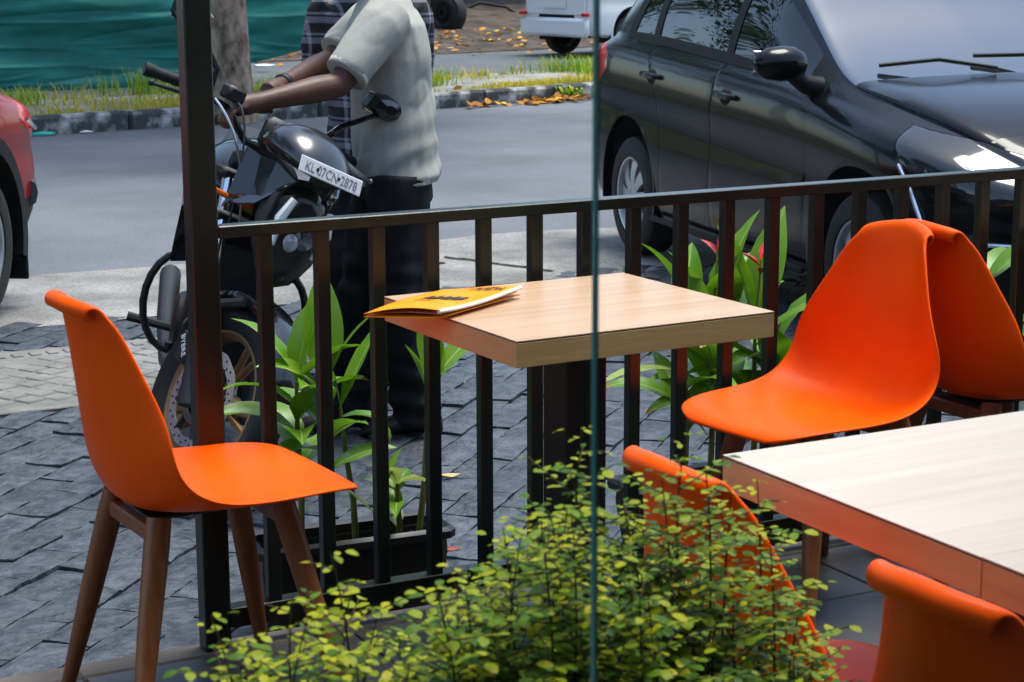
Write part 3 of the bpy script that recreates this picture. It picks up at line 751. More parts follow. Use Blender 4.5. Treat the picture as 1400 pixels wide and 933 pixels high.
# ============================================================ PLANTS AND PROPS
def leaf_mat(name,cols,trans=.35,rough=.45,spec=.35):
    m=bpy.data.materials.new(name); m.use_nodes=True; N=m.node_tree.nodes; L=m.node_tree.links; b=N['Principled BSDF']
    b.inputs['Roughness'].default_value=rough; b.inputs['Specular IOR Level'].default_value=spec
    ge=N.new('ShaderNodeNewGeometry'); rp=N.new('ShaderNodeValToRGB'); el=rp.color_ramp.elements
    while len(el)<len(cols): el.new(.5)
    for i,(p,c) in enumerate(cols): el[i].position=p; el[i].color=(*c,1)
    tc=N.new('ShaderNodeTexCoord'); nz=N.new('ShaderNodeTexNoise'); nz.inputs['Scale'].default_value=25; L.new(tc.outputs['Object'],nz.inputs['Vector'])
    ad=N.new('ShaderNodeMath'); ad.operation='MULTIPLY_ADD'; ad.inputs[1].default_value=.35; L.new(nz.outputs['Fac'],ad.inputs[0])
    sb=N.new('ShaderNodeMath'); sb.operation='SUBTRACT'; sb.inputs[1].default_value=.17; L.new(ad.outputs[0],sb.inputs[0])
    L.new(ge.outputs['Random Per Island'],ad.inputs[2]); L.new(sb.outputs[0],rp.inputs[0]); L.new(rp.outputs[0],b.inputs['Base Color'])
    tr=N.new('ShaderNodeBsdfTranslucent'); L.new(rp.outputs[0],tr.inputs[0]); mx=N.new('ShaderNodeMixShader'); mx.inputs[0].default_value=trans
    L.new(b.outputs[0],mx.inputs[1]); L.new(tr.outputs[0],mx.inputs[2]); L.new(mx.outputs[0],N['Material Output'].inputs[0]); return m
m_hel=leaf_mat('broad_leaf',[(.0,(.05,.17,.010)),(.5,(.11,.27,.010)),(1,(.26,.38,.015))],.35,.35,.5)
m_hel2=leaf_mat('pale_leaf',[(.0,(.25,.36,.03)),(1,(.45,.50,.12))],.4,.4,.5)
m_rib=mat('leaf_midrib',(.22,.33,.05),.45); m_brown=mat('dry_leaf_tip',(.22,.12,.03),.7)
m_stem=mat('plant_stem',(.09,.13,.02),.5,col2=(.20,.17,.04),scale=20)
m_pot=mat('black_planter',(.011,.012,.013),.38,var=.2,scale=10)
m_soil=mat('potting_soil',(.035,.022,.014),.95,var=.5,scale=30,bump=.8,bscale=60)
m_bract=mat('red_bract',(.55,.01,.006),.4)
def planter(x,y,rz,L_,label):
    t=empty('planter',(x,y,0),rz,label,'planter','black trough planters outside the railing')
    def ring(l,w,z): 
        r_=.02; return [(sx*(l/2-a),sy*(w/2-b),z) for sx,sy,a,b in((-1,-1,r_,0),(1,-1,r_,0),(1,-1,0,r_),(1,1,0,r_),(1,1,r_,0),(-1,1,r_,0),(-1,1,0,r_),(-1,-1,0,r_))]
    w=.185
    q=MB(); q.loft([ring(L_*.86,w*.72,0),ring(L_*.93,w*.9,.155),ring(L_*.93,w*.9,.17),ring(L_*.92,w*.86,.215),ring(L_*.86,w*.72,.19),ring(L_*.84,w*.66,.03)],caps=False); q.add([p for p in ring(L_*.86,w*.72,0)],[tuple(range(8))]); q.build('trough',m_pot,t,False)
    q=MB(); q.loft([ring(L_,w,.197),ring(L_,w,.215),ring(L_-.02,w-.02,.223),ring(L_-.05,w-.05,.216),ring(L_-.05,w-.05,.197)]+[ring(L_,w,.197)],caps=False); q.build('rim',m_pot,t,True,ang=30)
    q=MB(); q.grid(lambda u,v:((u-.5)*L_*.86,(v-.5)*w*.74,.165+.02*noise.noise(Vector((u*9,v*5,x)))),16,6); q.build('soil',m_soil,t,True)
    return t
planter(1.775,4.265,R(-4),.50,'black plastic trough planter with seedlings behind the corner chair legs')
planter(2.86,4.30,R(0),.60,'black plastic trough planter of red-flowered plants behind the menu table')
planter(3.92,4.30,R(0),.60,'black plastic trough planter behind the back-to-back chairs')
LN=[0]
def leaf_mesh(base,az,el0,length,width,droop,twist=0,fold=.35,seed=0):
    n=9; V=[];F=[]; p=Vector(base); el=el0; rnd=random.Random(seed); st=length/n
    ws=[.10,.42,.78,.97,1.0,.93,.78,.56,.30,.02]
    for i in range(n+1):
        d=Vector((math.cos(az)*math.cos(el),math.sin(az)*math.cos(el),math.sin(el)))
        sd=Vector((-math.sin(az),math.cos(az),0)); nn=sd.cross(d)*-1
        tw=twist*(i/n); s2=sd*math.cos(tw)+nn*math.sin(tw); n2=-sd*math.sin(tw)+nn*math.cos(tw)
        w=width/2*ws[i]; wv=.05*w*math.sin(i*2.1+seed)
        for a in(-1,-.55,-.07,.07,.55,1): V.append(p+s2*(a*w)+n2*(abs(a)*w*fold+wv*a+(.03*w*math.sin(i*2.6+a*3+seed))*(abs(a)>.5)))
        p=p+d*st; el-=droop/n*(1+i*.15)
    for i in range(n):
        for k in range(5): F.append((i*6+k,i*6+k+1,i*6+7+k,i*6+6+k))
    me=bpy.data.meshes.new('leaf'); me.from_pydata([tuple(v) for v in V],[],F)
    br=rnd.random()<.35
    for q_,pl in enumerate(me.polygons): pl.material_index=1 if q_%5==2 else (2 if br and q_>=(n-1)*5 else 0)
    me.update(); return me
def broad_plant(x,y,z0,h,label,seed,lv,az0=0,stem_lean=(0,0),flower=False,pale=0,group='broad-leaved plants along the railing'):
    rnd=random.Random(seed)
    t=empty('broad_leaved_plant',(x,y,z0),0,label,'plant',group)
    top=Vector((stem_lean[0],stem_lean[1],h*.72))
    P=[Vector((0,0,-.03)),top*.35+Vector((.006,0,0)),top*.7,top]
    q=MB(); q.tube(P,[.009,.008,.0065,.004],7); q.build('stem',m_stem,t,True)
    for i,(f,az,el,ln,wd,dr) in enumerate(lv):
        b=top*f; me=leaf_mesh(b,az,el,ln,wd,dr,rnd.uniform(-.5,.5),rnd.uniform(.15,.45),seed*10+i)
        link('leaf',me,[m_hel2 if rnd.random()<pale else m_hel,m_rib,m_brown],t,True)
    if flower:
        q=MB(); q.tube([top,top+Vector((.01,.0,h*.16)),top+Vector((.02,.01,h*.27))],[.004,.003,.0025],6); q.build('flower_stalk',m_stem,t,True)
        f0=top+Vector((.02,.01,h*.27))
        for k in range(3):
            me=leaf_mesh(f0+Vector((0,0,-.02*k)),rnd.uniform(-.4,.6)+k*2.2,.9-.2*k,.07,.022,.2,0,.8,seed+k); link('bract',me,[m_bract,m_bract,m_bract],t,True)
    return t
def rleaves(rnd,n,az0=None,ln=(.22,.32),wd=(.055,.08),up=(.7,1.35),f=(.35,1.0)):
    return [(rnd.uniform(*f) if i>1 else 1.0,(az0 if az0 is not None else 0)+rnd.uniform(0,2*PI),rnd.uniform(*up),rnd.uniform(*ln),rnd.uniform(*wd),rnd.uniform(.2,.9)) for i in range(n)]
ZP=.165
r_=random.Random(3)
broad_plant(1.655,4.27,ZP,.60,'dense broad-leaved plant at the corner-post end of its trough',11,[(1,.3,1.35,.24,.085,.3),(1,2.6,1.15,.22,.08,.6),(.95,5.6,1.0,.22,.085,.7),(.86,3.3,.75,.24,.085,.8),(.8,.1,.8,.22,.085,.8),(.72,2.9,.6,.22,.075,.6),(.66,4.4,.7,.22,.085,.8),(.52,3.4,.45,.24,.065,.1),(.5,.6,.7,.18,.07,.5),(.6,1.7,.9,.2,.08,.6),(.78,4.9,.9,.2,.085,.5)])
broad_plant(1.71,4.23,ZP,.60,'second broad-leaved plant crowding the corner-post end of the trough',12,[(1,1.2,1.4,.28,.095,.25),(.97,-.3,1.2,.22,.085,.4),(.85,4.0,.9,.20,.085,.7),(.74,2.2,.8,.20,.08,.6),(.66,5.0,.8,.18,.08,.6),(.5,-.3,.6,.18,.07,.5),(.9,3.0,1.0,.2,.08,.8),(.6,3.6,.5,.2,.075,.7)])
broad_plant(1.80,4.27,ZP,.50,'slim plant with one pale hanging leaf in the middle of the trough',13,[(1,.25,1.05,.26,.055,.15),(1,2.8,1.35,.17,.05,.2),(.93,-.4,.2,.15,.09,1.2)],stem_lean=(-.035,0),pale=.0)
broad_plant(1.955,4.26,ZP,.55,'slim plant with upright leaves beside the menu table',14,[(1,1.8,1.45,.20,.07,.1),(1,.2,.75,.20,.065,.2),(.88,3.0,1.3,.16,.06,.2),(.93,.9,1.2,.18,.06,.3)],stem_lean=(.045,0))
broad_plant(1.90,4.25,ZP,.22,'low yellowish seedling clump at the trough end under the table',15,rleaves(random.Random(5),10,None,(.07,.12),(.03,.05),(.3,1.2),(.3,1.0)),pale=.75)
broad_plant(1.84,4.22,ZP,.24,'narrow young shoot leaning in the trough',16,[(.5,2.9,.8,.16,.035,.1),(.8,.4,1.1,.14,.03,.3),(.3,1.2,.9,.10,.03,.4)],pale=.5)
broad_plant(2.84,4.31,ZP,.66,'tall broad-leaved plant with a red flower behind the menu table',21,[(1,.2,1.15,.32,.095,.25),(.95,3.2,1.2,.26,.07,.4),(.9,.5,1.0,.30,.09,.5),(.75,4.0,.7,.24,.075,.6),(.7,2.0,.8,.26,.08,.6),(.5,3.4,.35,.26,.07,.5),(.45,.1,.7,.24,.08,.6),(.3,2.8,.9,.24,.08,.4)],flower=True)
broad_plant(2.97,4.30,ZP,.62,'tall broad-leaved plant with wide upright leaves beside the chair seat',22,[(1,.5,1.25,.34,.105,.3),(1,2.8,1.3,.32,.09,.2),(.85,5.5,.9,.26,.09,.6),(.6,.1,.45,.28,.06,.3),(.6,3.2,.6,.26,.07,.6),(.4,1.4,.8,.24,.075,.5)],flower=True)
broad_plant(2.74,4.28,ZP,.68,'drooping broad-leaved plant with pale upper leaves near the table column',23,[(1,2.9,1.3,.24,.05,.5),(1,.9,1.25,.22,.085,.5),(.7,3.3,.25,.30,.07,.4),(.6,4.8,.6,.24,.07,.7),(.5,2.6,.7,.24,.07,.8),(.35,.4,1.0,.22,.08,.4),(.45,1.5,.9,.24,.07,.4)],pale=.3)
broad_plant(3.74,4.30,ZP,.66,'broad-leaved plant showing past the turned-away chair',24,[(1,-.5,.95,.32,.085,.9),(1,.4,.7,.30,.09,.9),(.8,2.6,1.1,.28,.08,.5),(.7,-.2,.5,.26,.08,.8),(.6,4.6,.8,.22,.07,.6)])
broad_plant(2.90,4.36,ZP,.60,'fuller broad-leaved plant at the back of the flowering trough',26,rleaves(random.Random(19),11,None,(.22,.30),(.09,.12),(.5,1.3),(.4,1.0)))
broad_plant(3.06,4.33,ZP,.50,'lower broad-leaved plant at the chair end of the flowering trough',27,rleaves(random.Random(23),10,None,(.20,.28),(.085,.11),(.4,1.2),(.35,1.0)),pale=.2)
broad_plant(4.02,4.30,ZP,.58,'broad-leaved plant at the far end of the last trough',25,rleaves(random.Random(9),7))
# ------------------------------------------------------------ small-leaved shrubs in front of the glass
m_shrub=leaf_mat('small_leaf',[(.0,(.035,.11,.002)),(.35,(.11,.23,.002)),(.7,(.26,.35,.002)),(1,(.50,.50,.004))],.45,.45,.3)
m_tip=leaf_mat('young_leaf',[(.0,(.19,.30,.003)),(.5,(.38,.43,.004)),(1,(.58,.54,.006))],.45,.45,.3)
m_twig=mat('twig',(.045,.032,.014),.8,var=.3,scale=30)
def px2w(u,v,Y):
    d=fw+r2*((u-700)/2718)-u2*((v-466.5)/2718); t=Y/d.y; return Vector((0,0,H))+d*t
LEAF6=[(0,0),(.30,.36),(.62,.42),(1,.10),(1,-.10),(.62,-.42),(.30,-.36)]
def add_leaf(q,p,az,tilt,roll_,s):
    d=Vector((math.cos(az)*math.cos(tilt),math.sin(az)*math.cos(tilt),math.sin(tilt))); sd=Vector((-math.sin(az),math.cos(az),0)); n=d.cross(sd)
    s2=sd*math.cos(roll_)+n*math.sin(roll_); n2=d.cross(s2)
    pts=[(0,0,0),(.22,.25,.03),(.55,.33,.05),(.85,.20,.0),(1,0,-.07),(.85,-.20,0),(.55,-.33,.05),(.22,-.25,.03)]
    q.add([p+d*(a*s)+s2*(b*s)+n2*(c*s) for a,b,c in pts],[(0,1,2,7),(7,2,6),(6,2,3,5),(5,3,4)])
def sprig(parent,o,tip,base,rnd,dens=1.0,ls=.0142,yg=.75):
    mid=base.lerp(tip,.55)+Vector((rnd.uniform(-.03,.03),rnd.uniform(-.03,.03),.02))
    P=[]
    for i in range(13):
        t=i/12; P.append(base*(1-t)**2+mid*2*t*(1-t)+tip*t*t)
    q=MB(); q.tube([p-o for p in P],[.0024-.0018*i/12 for i in range(13)],5)
    lf=MB(); lf2=MB()
    Lt=(tip-base).length; n=int(Lt/.0145*dens)
    for k in range(n):
        t=1-(k+.3)/n*.95
        i=min(int(t*12),11); p=P[i].lerp(P[i+1],t*12-i)
        near=(1-t)*Lt
        az=k*2.4+rnd.uniform(-.5,.5)
        tl=min(.085,.012+near*.55)*rnd.uniform(.6,1.1)
        e=p+Vector((math.cos(az)*tl,math.sin(az)*tl,tl*rnd.uniform(.15,.6)))
        if tl>.02: q.tube([p-o,e-o],[.0011,.0006],4,caps=False)
        m_=max(1,int(tl/.0108))
        for j in range(m_+1):
            b=p.lerp(e,(j+.4)/(m_+.4))
            for sg in((-1,1) if j<m_ else (0,)):
                a2=az+sg*1.15+rnd.uniform(-.3,.3)
                tgt=lf2 if (near<.13 and rnd.random()<yg) else lf
                add_leaf(tgt,b-o,a2,rnd.uniform(-.30,.25),rnd.uniform(-.35,.35),ls*rnd.uniform(.6,1.35)*(0.75 if near<.05 else 1))
    s_=q.build('sprig',m_twig,parent,True)
    if lf.v: l_=lf.build('leaves',m_shrub,s_); l_['kind']='stuff'
    if lf2.v: l_=lf2.build('young_leaves',m_tip,s_); l_['kind']='stuff'
def shrub(label,tips,base,seed,fill,dens=1.0,yg=.62):
    rnd=random.Random(seed); t=empty('shrub',base,0,label,'shrub','small-leaved shrubs outside the glass'); o=Vector(base)
    allt=list(tips)
    for (x0,x1,y0,y1,n) in fill:
        for k in range(n): allt.append((rnd.uniform(x0,x1),rnd.uniform(y0,y1),rnd.uniform(1.50,1.85)))
    for (u,v,Y) in allt:
        tip=px2w(u,v,Y); Ls=rnd.uniform(.30,.42)
        bb=Vector((tip.x+(o.x-tip.x)*.35+rnd.uniform(-.03,.03),tip.y+(o.y-tip.y)*.35,max(PF+.34,tip.z-Ls)))
        sprig(t,o,tip,bb,rnd,dens,yg=yg)
        q=MB(); q.tube([bb-o,bb.lerp(o,.6)-o+Vector((0,0,.04)),Vector((rnd.uniform(-.02,.02),rnd.uniform(-.02,.02),.0))],[.0032,.0045,.006],5); q.build('branch',m_twig,t,True)
    return t
ZB=PF+.30
shrub('low yellow-green shrub in front of the corner chair legs',[(288,842,1.60),(452,757,1.66),(350,868,1.7),(400,815,1.62),(515,845,1.66),(480,800,1.72),(420,850,1.55),(330,905,1.6),(545,870,1.6)],(.66,1.66,ZB),31,[(330,560,900,965,7)],.85)
shrub('bushy small-leaved shrub in front of the table column',[(597,800,1.62),(640,775,1.66),(688,722,1.66),(735,690,1.7),(778,640,1.68),(796,585,1.66),(625,800,1.56),(665,770,1.75),(712,735,1.58),(752,700,1.6)],(.90,1.68,ZB),32,[(590,820,790,965,17),(690,820,690,820,7)],1.0,.36)
shrub('tall small-leaved shrub spreading over the orange chair back',[(845,655,1.66),(870,690,1.72),(905,655,1.62),(940,592,1.66),(965,640,1.6),(1000,672,1.66),(1035,655,1.7),(1052,735,1.62),(1100,800,1.66),(1112,870,1.62),(1075,820,1.7),(1085,900,1.6)],(1.14,1.68,ZB),33,[(830,1060,760,965,18),(840,1010,680,800,7),(1040,1110,870,970,5)],1.0,.25)
q=empty('planting_trough',(.92,1.62,PF),0,'long dark planting trough under the shrubs outside the glass','planter')
b=MB()
for (c,d) in(((0,-.19,.15),(1.3,.02,.30)),((0,.19,.15),(1.3,.02,.30)),((-.64,0,.15),(.02,.36,.298)),((.64,0,.15),(.02,.36,.298))):
    b=MB(); b.box(c,d,bev=.003); b.build('board',m_pot,q)
b=MB(); b.box((0,0,.14),(1.26,.36,.27)); b.build('soil',m_soil,q)
# ------------------------------------------------------------ verge grass
m_grass=leaf_mat('grass_blade',[(.0,(.08,.24,.010)),(.5,(.20,.33,.010)),(1,(.50,.44,.03))],.35,.5,.3)
m_grass2=leaf_mat('dry_grass',[(.0,(.32,.32,.02)),(1,(.62,.48,.06))],.3,.6,.2)
rg=random.Random(5)
def blades(n,srange,dfn,hfn,mask,name,m):
    q=MB()
    for k in range(n):
        s=rg.uniform(*srange); d=dfn()
        if mask(s,d)<rg.random(): continue
        x,y=K(s,d); h=hfn(s,d)*rg.uniform(.5,1.2); a=rg.uniform(0,2*PI); w=.0035+.0045*rg.random(); ln=Vector((math.cos(a),math.sin(a),0))*h*rg.uniform(.1,1.1); sd=Vector((-math.sin(a),math.cos(a),0))*w
        p=Vector((x,y,.105)); q.add([p-sd,p+sd,p+ln*.4+sd*.7+Vector((0,0,h*.6)),p+ln*.4-sd*.7+Vector((0,0,h*.6)),p+ln+Vector((0,0,h))],[(0,1,2,3),(3,2,4)])
    o=q.build(name,m); tag(o,{'verge_grass':'green grass tufts growing along the far verge','verge_dry_grass':'short yellow dry grass at the verge edge'}[name],'grass',kind='stuff')
def gm(s,d): return max(0,min(1,1.6*(noise.noise(Vector((s*.55,d*.9,2)))+.12)+ .25*noise.noise(Vector((s*2.5,d*2,5)))))
blades(44000,(-6,14),lambda:rg.uniform(1.1,2.35),lambda s,d:.17+.14*max(0,noise.noise(Vector((s*.7,0,9)))),gm,'verge_grass',m_grass)
blades(46000,(-6,14),lambda:rg.uniform(.22,1.0) if rg.random()<.75 else rg.uniform(1.0,2.3),lambda s,d:max(.025,.075+.11*noise.noise(Vector((s*1.7,d*2,21)))),lambda s,d:max(0,min(1,1.5*(noise.noise(Vector((s*.5,d*1.2,12)))+.30))),'verge_dry_grass',m_grass2)
# kerb-foot weeds
q=MB()
for (s0,n) in((1.95,60),(6.1,40)):
    for k in range(n):
        x,y=K(s0+rg.gauss(0,.14),-.04+rg.uniform(-.06,.03)); a=rg.uniform(0,2*PI); add_leaf(q,Vector((x,y,.01+rg.random()*.08)),a,rg.uniform(.2,1.2),0,rg.uniform(.05,.10))
tag(q.build('kerb_weeds',m_grass),'small green weeds sprouting at the kerb foot','weeds',kind='stuff')
# ------------------------------------------------------------ litter and fallen leaves
m_fall=leaf_mat('fallen_leaf',[(.0,(.22,.07,.02)),(.5,(.50,.22,.03)),(1,(.65,.38,.04))],.1,.7,.2)
m_lit=mat('plastic_litter',(.75,.76,.78),.4); m_lit2=mat('teal_wrapper',(.05,.45,.36),.4)
q=MB()
for k in range(520):
    if k<340: s=rg.uniform(6.5,14.5); d=rg.gauss(8.6,1.0)+.0
    elif k<420: s=rg.gauss(5.6,.55); d=rg.gauss(-.14,.07)
    elif k<480: s=rg.uniform(3.0,7.5); d=rg.uniform(7.6,9.4)
    else: s=rg.uniform(-4,12); d=rg.uniform(.2,2.2)
    x,y=K(s,d); z=.05+.055*max(0,d-7.4) if d>7.4 else (.125 if .15<d<2.4 else .0)
    add_leaf(q,Vector((x,y,z+rg.random()*.03)),rg.uniform(0,6.28),rg.uniform(-.3,.5),rg.uniform(-.6,.6),rg.uniform(.07,.14))
tag(q.build('leaf_litter',m_fall),'orange and brown fallen leaves on the dirt and kerb','fallen leaves',kind='stuff')
def litter(name,label,u,v,sz,m,z=0,cat_='litter'):
    t=(z-H)/(fw+r2*((u-700)/2718)-u2*((v-466.5)/2718)).z; p=Vector((0,0,H))+(fw+r2*((u-700)/2718)-u2*((v-466.5)/2718))*t
    q=MB(); rnd=random.Random(int(u)); n=7
    top=[(math.cos(2*PI*k/n)*sz*rnd.uniform(.6,1.1),math.sin(2*PI*k/n)*sz*.6*rnd.uniform(.6,1.1),sz*rnd.uniform(.05,.22)) for k in range(n)]
    q.add(top+[(x*.9,y*.9,0) for x,y,_ in top]+[(0,0,sz*.25)],[(k,(k+1)%n,2*n) for k in range(n)]+[(k,k+n,(k+1)%n+n,(k+1)%n) for k in range(n)]+[tuple(range(n,2*n))])
    o=q.build(name,m); o.location=p; tag(o,label,cat_); return o
litter('plastic_scrap','white plastic scrap lying below the green netting',362,92,.16,m_lit,.08)
litter('wrapper','crumpled teal wrapper at the kerb foot beside the red car',58,185,.13,m_lit2,-.004)
litter('paper_scrap','small grey paper scrap at the kerb foot near the weeds',118,181,.07,m_lit,-.004)
litter('paper_scrap','pale paper scrap on the verge near the grass tufts',215,136,.07,m_lit,.11)
litter('fallen_leaf','single dry tan leaf on the slate paving under the table edge',617,651,.035,mat('tan_leaf',(.5,.33,.14),.7),.004,'leaf')
litter('dead_leaf','dark red dried leaf fallen against the trough end',618,752,.03,mat('dead_leaf_red',(.20,.025,.01),.6),.02,'leaf')
litter('twig_scrap','brown twig scrap on the concrete beside the black trousers',603,360,.035,mat('twig_brown',(.10,.03,.015),.7),.0)
litter('blue_scrap','pale blue scrap on the dirt beside the side road',616,67,.09,mat('blue_scrap',(.4,.6,.6),.5),.06)
# ------------------------------------------------------------ dirt bank, green netting, scrap, far hedge
def gpt0(u,v,z=0):
    d=fw+r2*((u-700)/2718)-u2*((v-466.5)/2718); return Vector((0,0,H))+d*((z-H)/d.z)
bk=MB()
def bank(u,v):
    s=-30+90*u; d=7.4+14*v
    x,y=K(s,d); z=.03+ .9*v**1.2+(.10*noise.noise(Vector((s*1.3,d*1.3,0)))+.05*noise.noise(Vector((s*4,d*4,1))))*min(1,v*8)
    return (x,y,z)
bk.grid(bank,220,44); bo=bk.build('dirt_bank',m_dirt,None,True); bo['kind']='structure'
m_net=mat('green_netting',(.008,.115,.105),.55,col2=(.012,.19,.165),scale=1.4,bump=.25,bscale=220,stretch=(1,1,2.5),spec=.3)
nb=MB()
N0=gpt0(-150,134,.03).to_2d(); N1=gpt0(446,62,.42).to_2d()
_fr=random.Random(77); FOLDS=[(_fr.uniform(.1,2.6),_fr.uniform(0,9),_fr.uniform(1.5,4.5),_fr.uniform(.04,.16),_fr.uniform(.012,.03)) for _ in range(46)]
def net(u,v):
    p=N0.lerp(N1,u); nx=Vector((-(N1-N0).y,(N1-N0).x)).normalized()
    L_=u*9
    zb=.03+.40*max(0,(u-.55)/.45)**1.3; z=zb+(2.9-zb)*v
    sag=.10*math.sin(L_*1.1)*(1-v)*.6+.10*noise.noise(Vector((L_*.35,z*2.2+L_*.12,1)))+.035*noise.noise(Vector((L_*.8,z*6-L_*.25,4)))+.014*abs(math.sin(z*13+L_*.9+3*noise.noise(Vector((L_*.25,z*1.2,3)))))*(1 if z<1.6 else .5)+.03*(1-abs(noise.noise(Vector((L_*.22,z*4.5-L_*.2,8)))))**6
    for z0_,c0_,w_,dr_,am_ in FOLDS:
        t_=(L_-c0_)/w_
        if abs(t_)<1: sag-=am_*math.exp(-((z-z0_-dr_*t_*t_+.05*t_)/.018)**2)*(1-t_*t_)
    q=p+nx*sag; return (q.x,q.y,z)
nb.grid(net,150,230); 
ne=empty('netting_screen',(N0.x,N0.y,0),0,'green shade netting hung along the far side of the road','netting')
no=nb.build('netting',m_net,ne,True,ang=None); no.location=(-N0.x,-N0.y,0)
for k in range(6):
    p=N0.lerp(N1,k/5); b=MB(); b.tube([(p.x-N0.x-.05,p.y-N0.y+.18,-.02),(p.x-N0.x-.05,p.y-N0.y+.18,3.0)],.035,8); b.build('pole',m_twig,ne,True)
# scrap machine wheel by the bank
def gpt(u,v,z=0):
    d=fw+r2*((u-700)/2718)-u2*((v-466.5)/2718); t=(z-H)/d.z; return Vector((0,0,H))+d*t
w0=gpt(612,46,.12)
sw=empty('old_tyre',(w0.x,w0.y,.10),0,'old black tyre with ribbed hub standing on the dirt bank','tyre')
Mx=Matrix.Translation((0,0,.34))@Matrix.Rotation(R(-62),4,'Z')@Matrix.Rotation(R(84),4,'X')
b=MB(); b.lathe([(.17,-.10),(.24,-.13),(.31,-.12),(.34,-.07),(.34,.07),(.31,.12),(.29,.125),(.27,.115),(.25,.135),(.23,.12),(.21,.14),(.19,.12),(.17,.10)],36,Mx,closed=True); b.build('tyre',m_rub,sw,True)
b=MB(); b.lathe([(.001,.10),(.05,.10),(.06,.15),(.10,.15),(.11,.10),(.17,.09),(.17,-.05),(.001,-.05)],28,Mx); b.build('hub',m_trim,sw,True,ang=30)
sm=empty('broken_machine',(w0.x-.35,w0.y+.55,.13),0,'rusty scrap machine frame with pipes behind the old tyre','scrap')
m_rust=mat('rusty_steel',(.06,.04,.03),.7,col2=(.16,.15,.15),scale=8,metal=.4)
for a,bb,r0 in(((-.4,0,.0),(-.1,0,.9),.05),((.3,.1,0),(.5,.1,.95),.05),((-.5,0,.6),(.7,.1,.66),.06),((-.3,-.1,.3),(.6,0,.45),.04),((-.2,0,.9),(.6,.1,.92),.09)):
    b=MB(); b.tube([a,bb],r0,10); b.build('pipe',m_rust,sm,True)
b=MB(); b.box((.25,.1,.75),(.5,.35,.35),bev=.05); b.build('motor_block',m_rust,sm,True)
hz=gpt(660,30,.15); b=MB(); b.tube([(hz.x-.6,hz.y,.32),(hz.x-.1,hz.y-.1,.50),(hz.x+.35,hz.y-.3,.42),(hz.x+.6,hz.y-.6,.16)],.03,8); tag(b.build('rubber_hose',m_rub,None,True),'black rubber hose curving over the leaf litter','hose')
# old sheds behind
m_shed=mat('shed_wall',(.035,.03,.032),.9,col2=(.09,.08,.085),scale=1.2)
for i,(s,d,w,h) in enumerate(((6,15,7,3.2),(15,16,8,3.6),(24,15,8,3.0))):
    x,y=K(s,d); t=empty('shed',(x,y,.5),KA,['low dark shed behind the scrap machine','dark shed behind the white van','dark shed hidden behind the parked hatchback'][i],'shed','sheds on the dirt bank')
    b=MB(); b.box((0,0,h/2-.3),(w,3,h+.6),bev=.02); b.build('wall',m_shed,t)
    b=MB(); b.box((0,0,h+.12),(w+.5,3.6,.1),bev=.01); b.build('roof',m_rust,t)
    b=MB(); b.box((-w*.2,-1.53,.95),(1.0,.06,1.9),bev=.01); b.build('door',m_trim,t)
# ------------------------------------------------------------ street trees
m_bark=mat('mottled_bark',(.06,.036,.024),.95,col2=(.34,.245,.18),scale=11,bump=1.0,bscale=14,stretch=(1,1,.55),lo=.34,hi=.6,detail=10)
m_crown=leaf_mat('tree_leaf',[(.0,(.018,.045,.008)),(.5,(.04,.085,.012)),(1,(.09,.14,.02))],.3,.5,.3)
def tree(x,y,z0,h,r0,label,seed,crown=(3.0,2.2),nleaf=5200,lean=(0,0),lsz=(.13,.24)):
    rnd=random.Random(seed); t=empty('street_tree',(x,y,z0),0,label,'tree','street trees')
    q=MB(); P=[];rr=[]
    for i in range(9):
        f=i/8; P.append((lean[0]*f+.04*math.sin(f*5+seed),lean[1]*f+.03*math.cos(f*4+seed),-.1+f*h*.55)); rr.append(r0*(1.18-.25*min(1,f*4) if f<.25 else .93-.35*(f-.25)))
    rr[0]=r0*1.35
    q.tube(P,rr,14); top=Vector(P[-1])
    tr=q.build('trunk',m_bark,t,True)
    lf=MB(); cl=[]
    for k in range(7):
        a=2*PI*k/7+rnd.uniform(-.3,.3); e=top+Vector((math.cos(a)*crown[0]*rnd.uniform(.4,.75),math.sin(a)*crown[0]*rnd.uniform(.4,.75),crown[1]*rnd.uniform(.1,.9)))
        b=MB(); b.tube([top-Vector((0,0,.3)),top.lerp(e,.5)+Vector((0,0,.2)),e],[r0*.42,r0*.25,r0*.1],7); b.build('limb',m_bark,t,True); cl.append(e)
    for k in range(16): cl.append(top+Vector((rnd.uniform(-1,1)*crown[0],rnd.uniform(-1,1)*crown[0],rnd.uniform(-.3,1.2)*crown[1])))
    for k in range(nleaf):
        c=rnd.choice(cl); p=c+Vector((rnd.gauss(0,.5),rnd.gauss(0,.5),rnd.gauss(0,.38)))
        add_leaf(lf,p,rnd.uniform(0,6.28),rnd.uniform(-.8,.5),rnd.uniform(-.8,.8),rnd.uniform(*lsz))
    o=lf.build('crown',m_crown,t); o['kind']='stuff'
    return t
tp=gpt(312,152,.1)
tree(tp.x,tp.y,.1,7.5,.172,'mottled street tree trunk on the verge behind the motorcycle handlebars',1,(3.4,2.4))
for i,(s,d,h,lb) in enumerate(((-8,1.3,7.0,'leafy street tree on the verge beyond the red car'),(-15,1.3,8,'tall leafy street tree far along the verge past the red car'),(-3.5,11,8.5,'leafy tree growing behind the green netting'),(4.5,13,8,'leafy tree growing behind the scrap machine'),(17,1.4,8,'leafy street tree on the verge beyond the parked hatchback'))):
    x,y=K(s,d); tree(x,y,.1 if d<3 else .4,h,.22,lb,10+i,(3.6,2.6),6000)
tree(-3.2,8.1,0,8.2,.22,'unseen tree added to shade the paving past the red car',30,(3.4,2.3),6500)  # out-of-view tree, added for the shade it throws on the paving

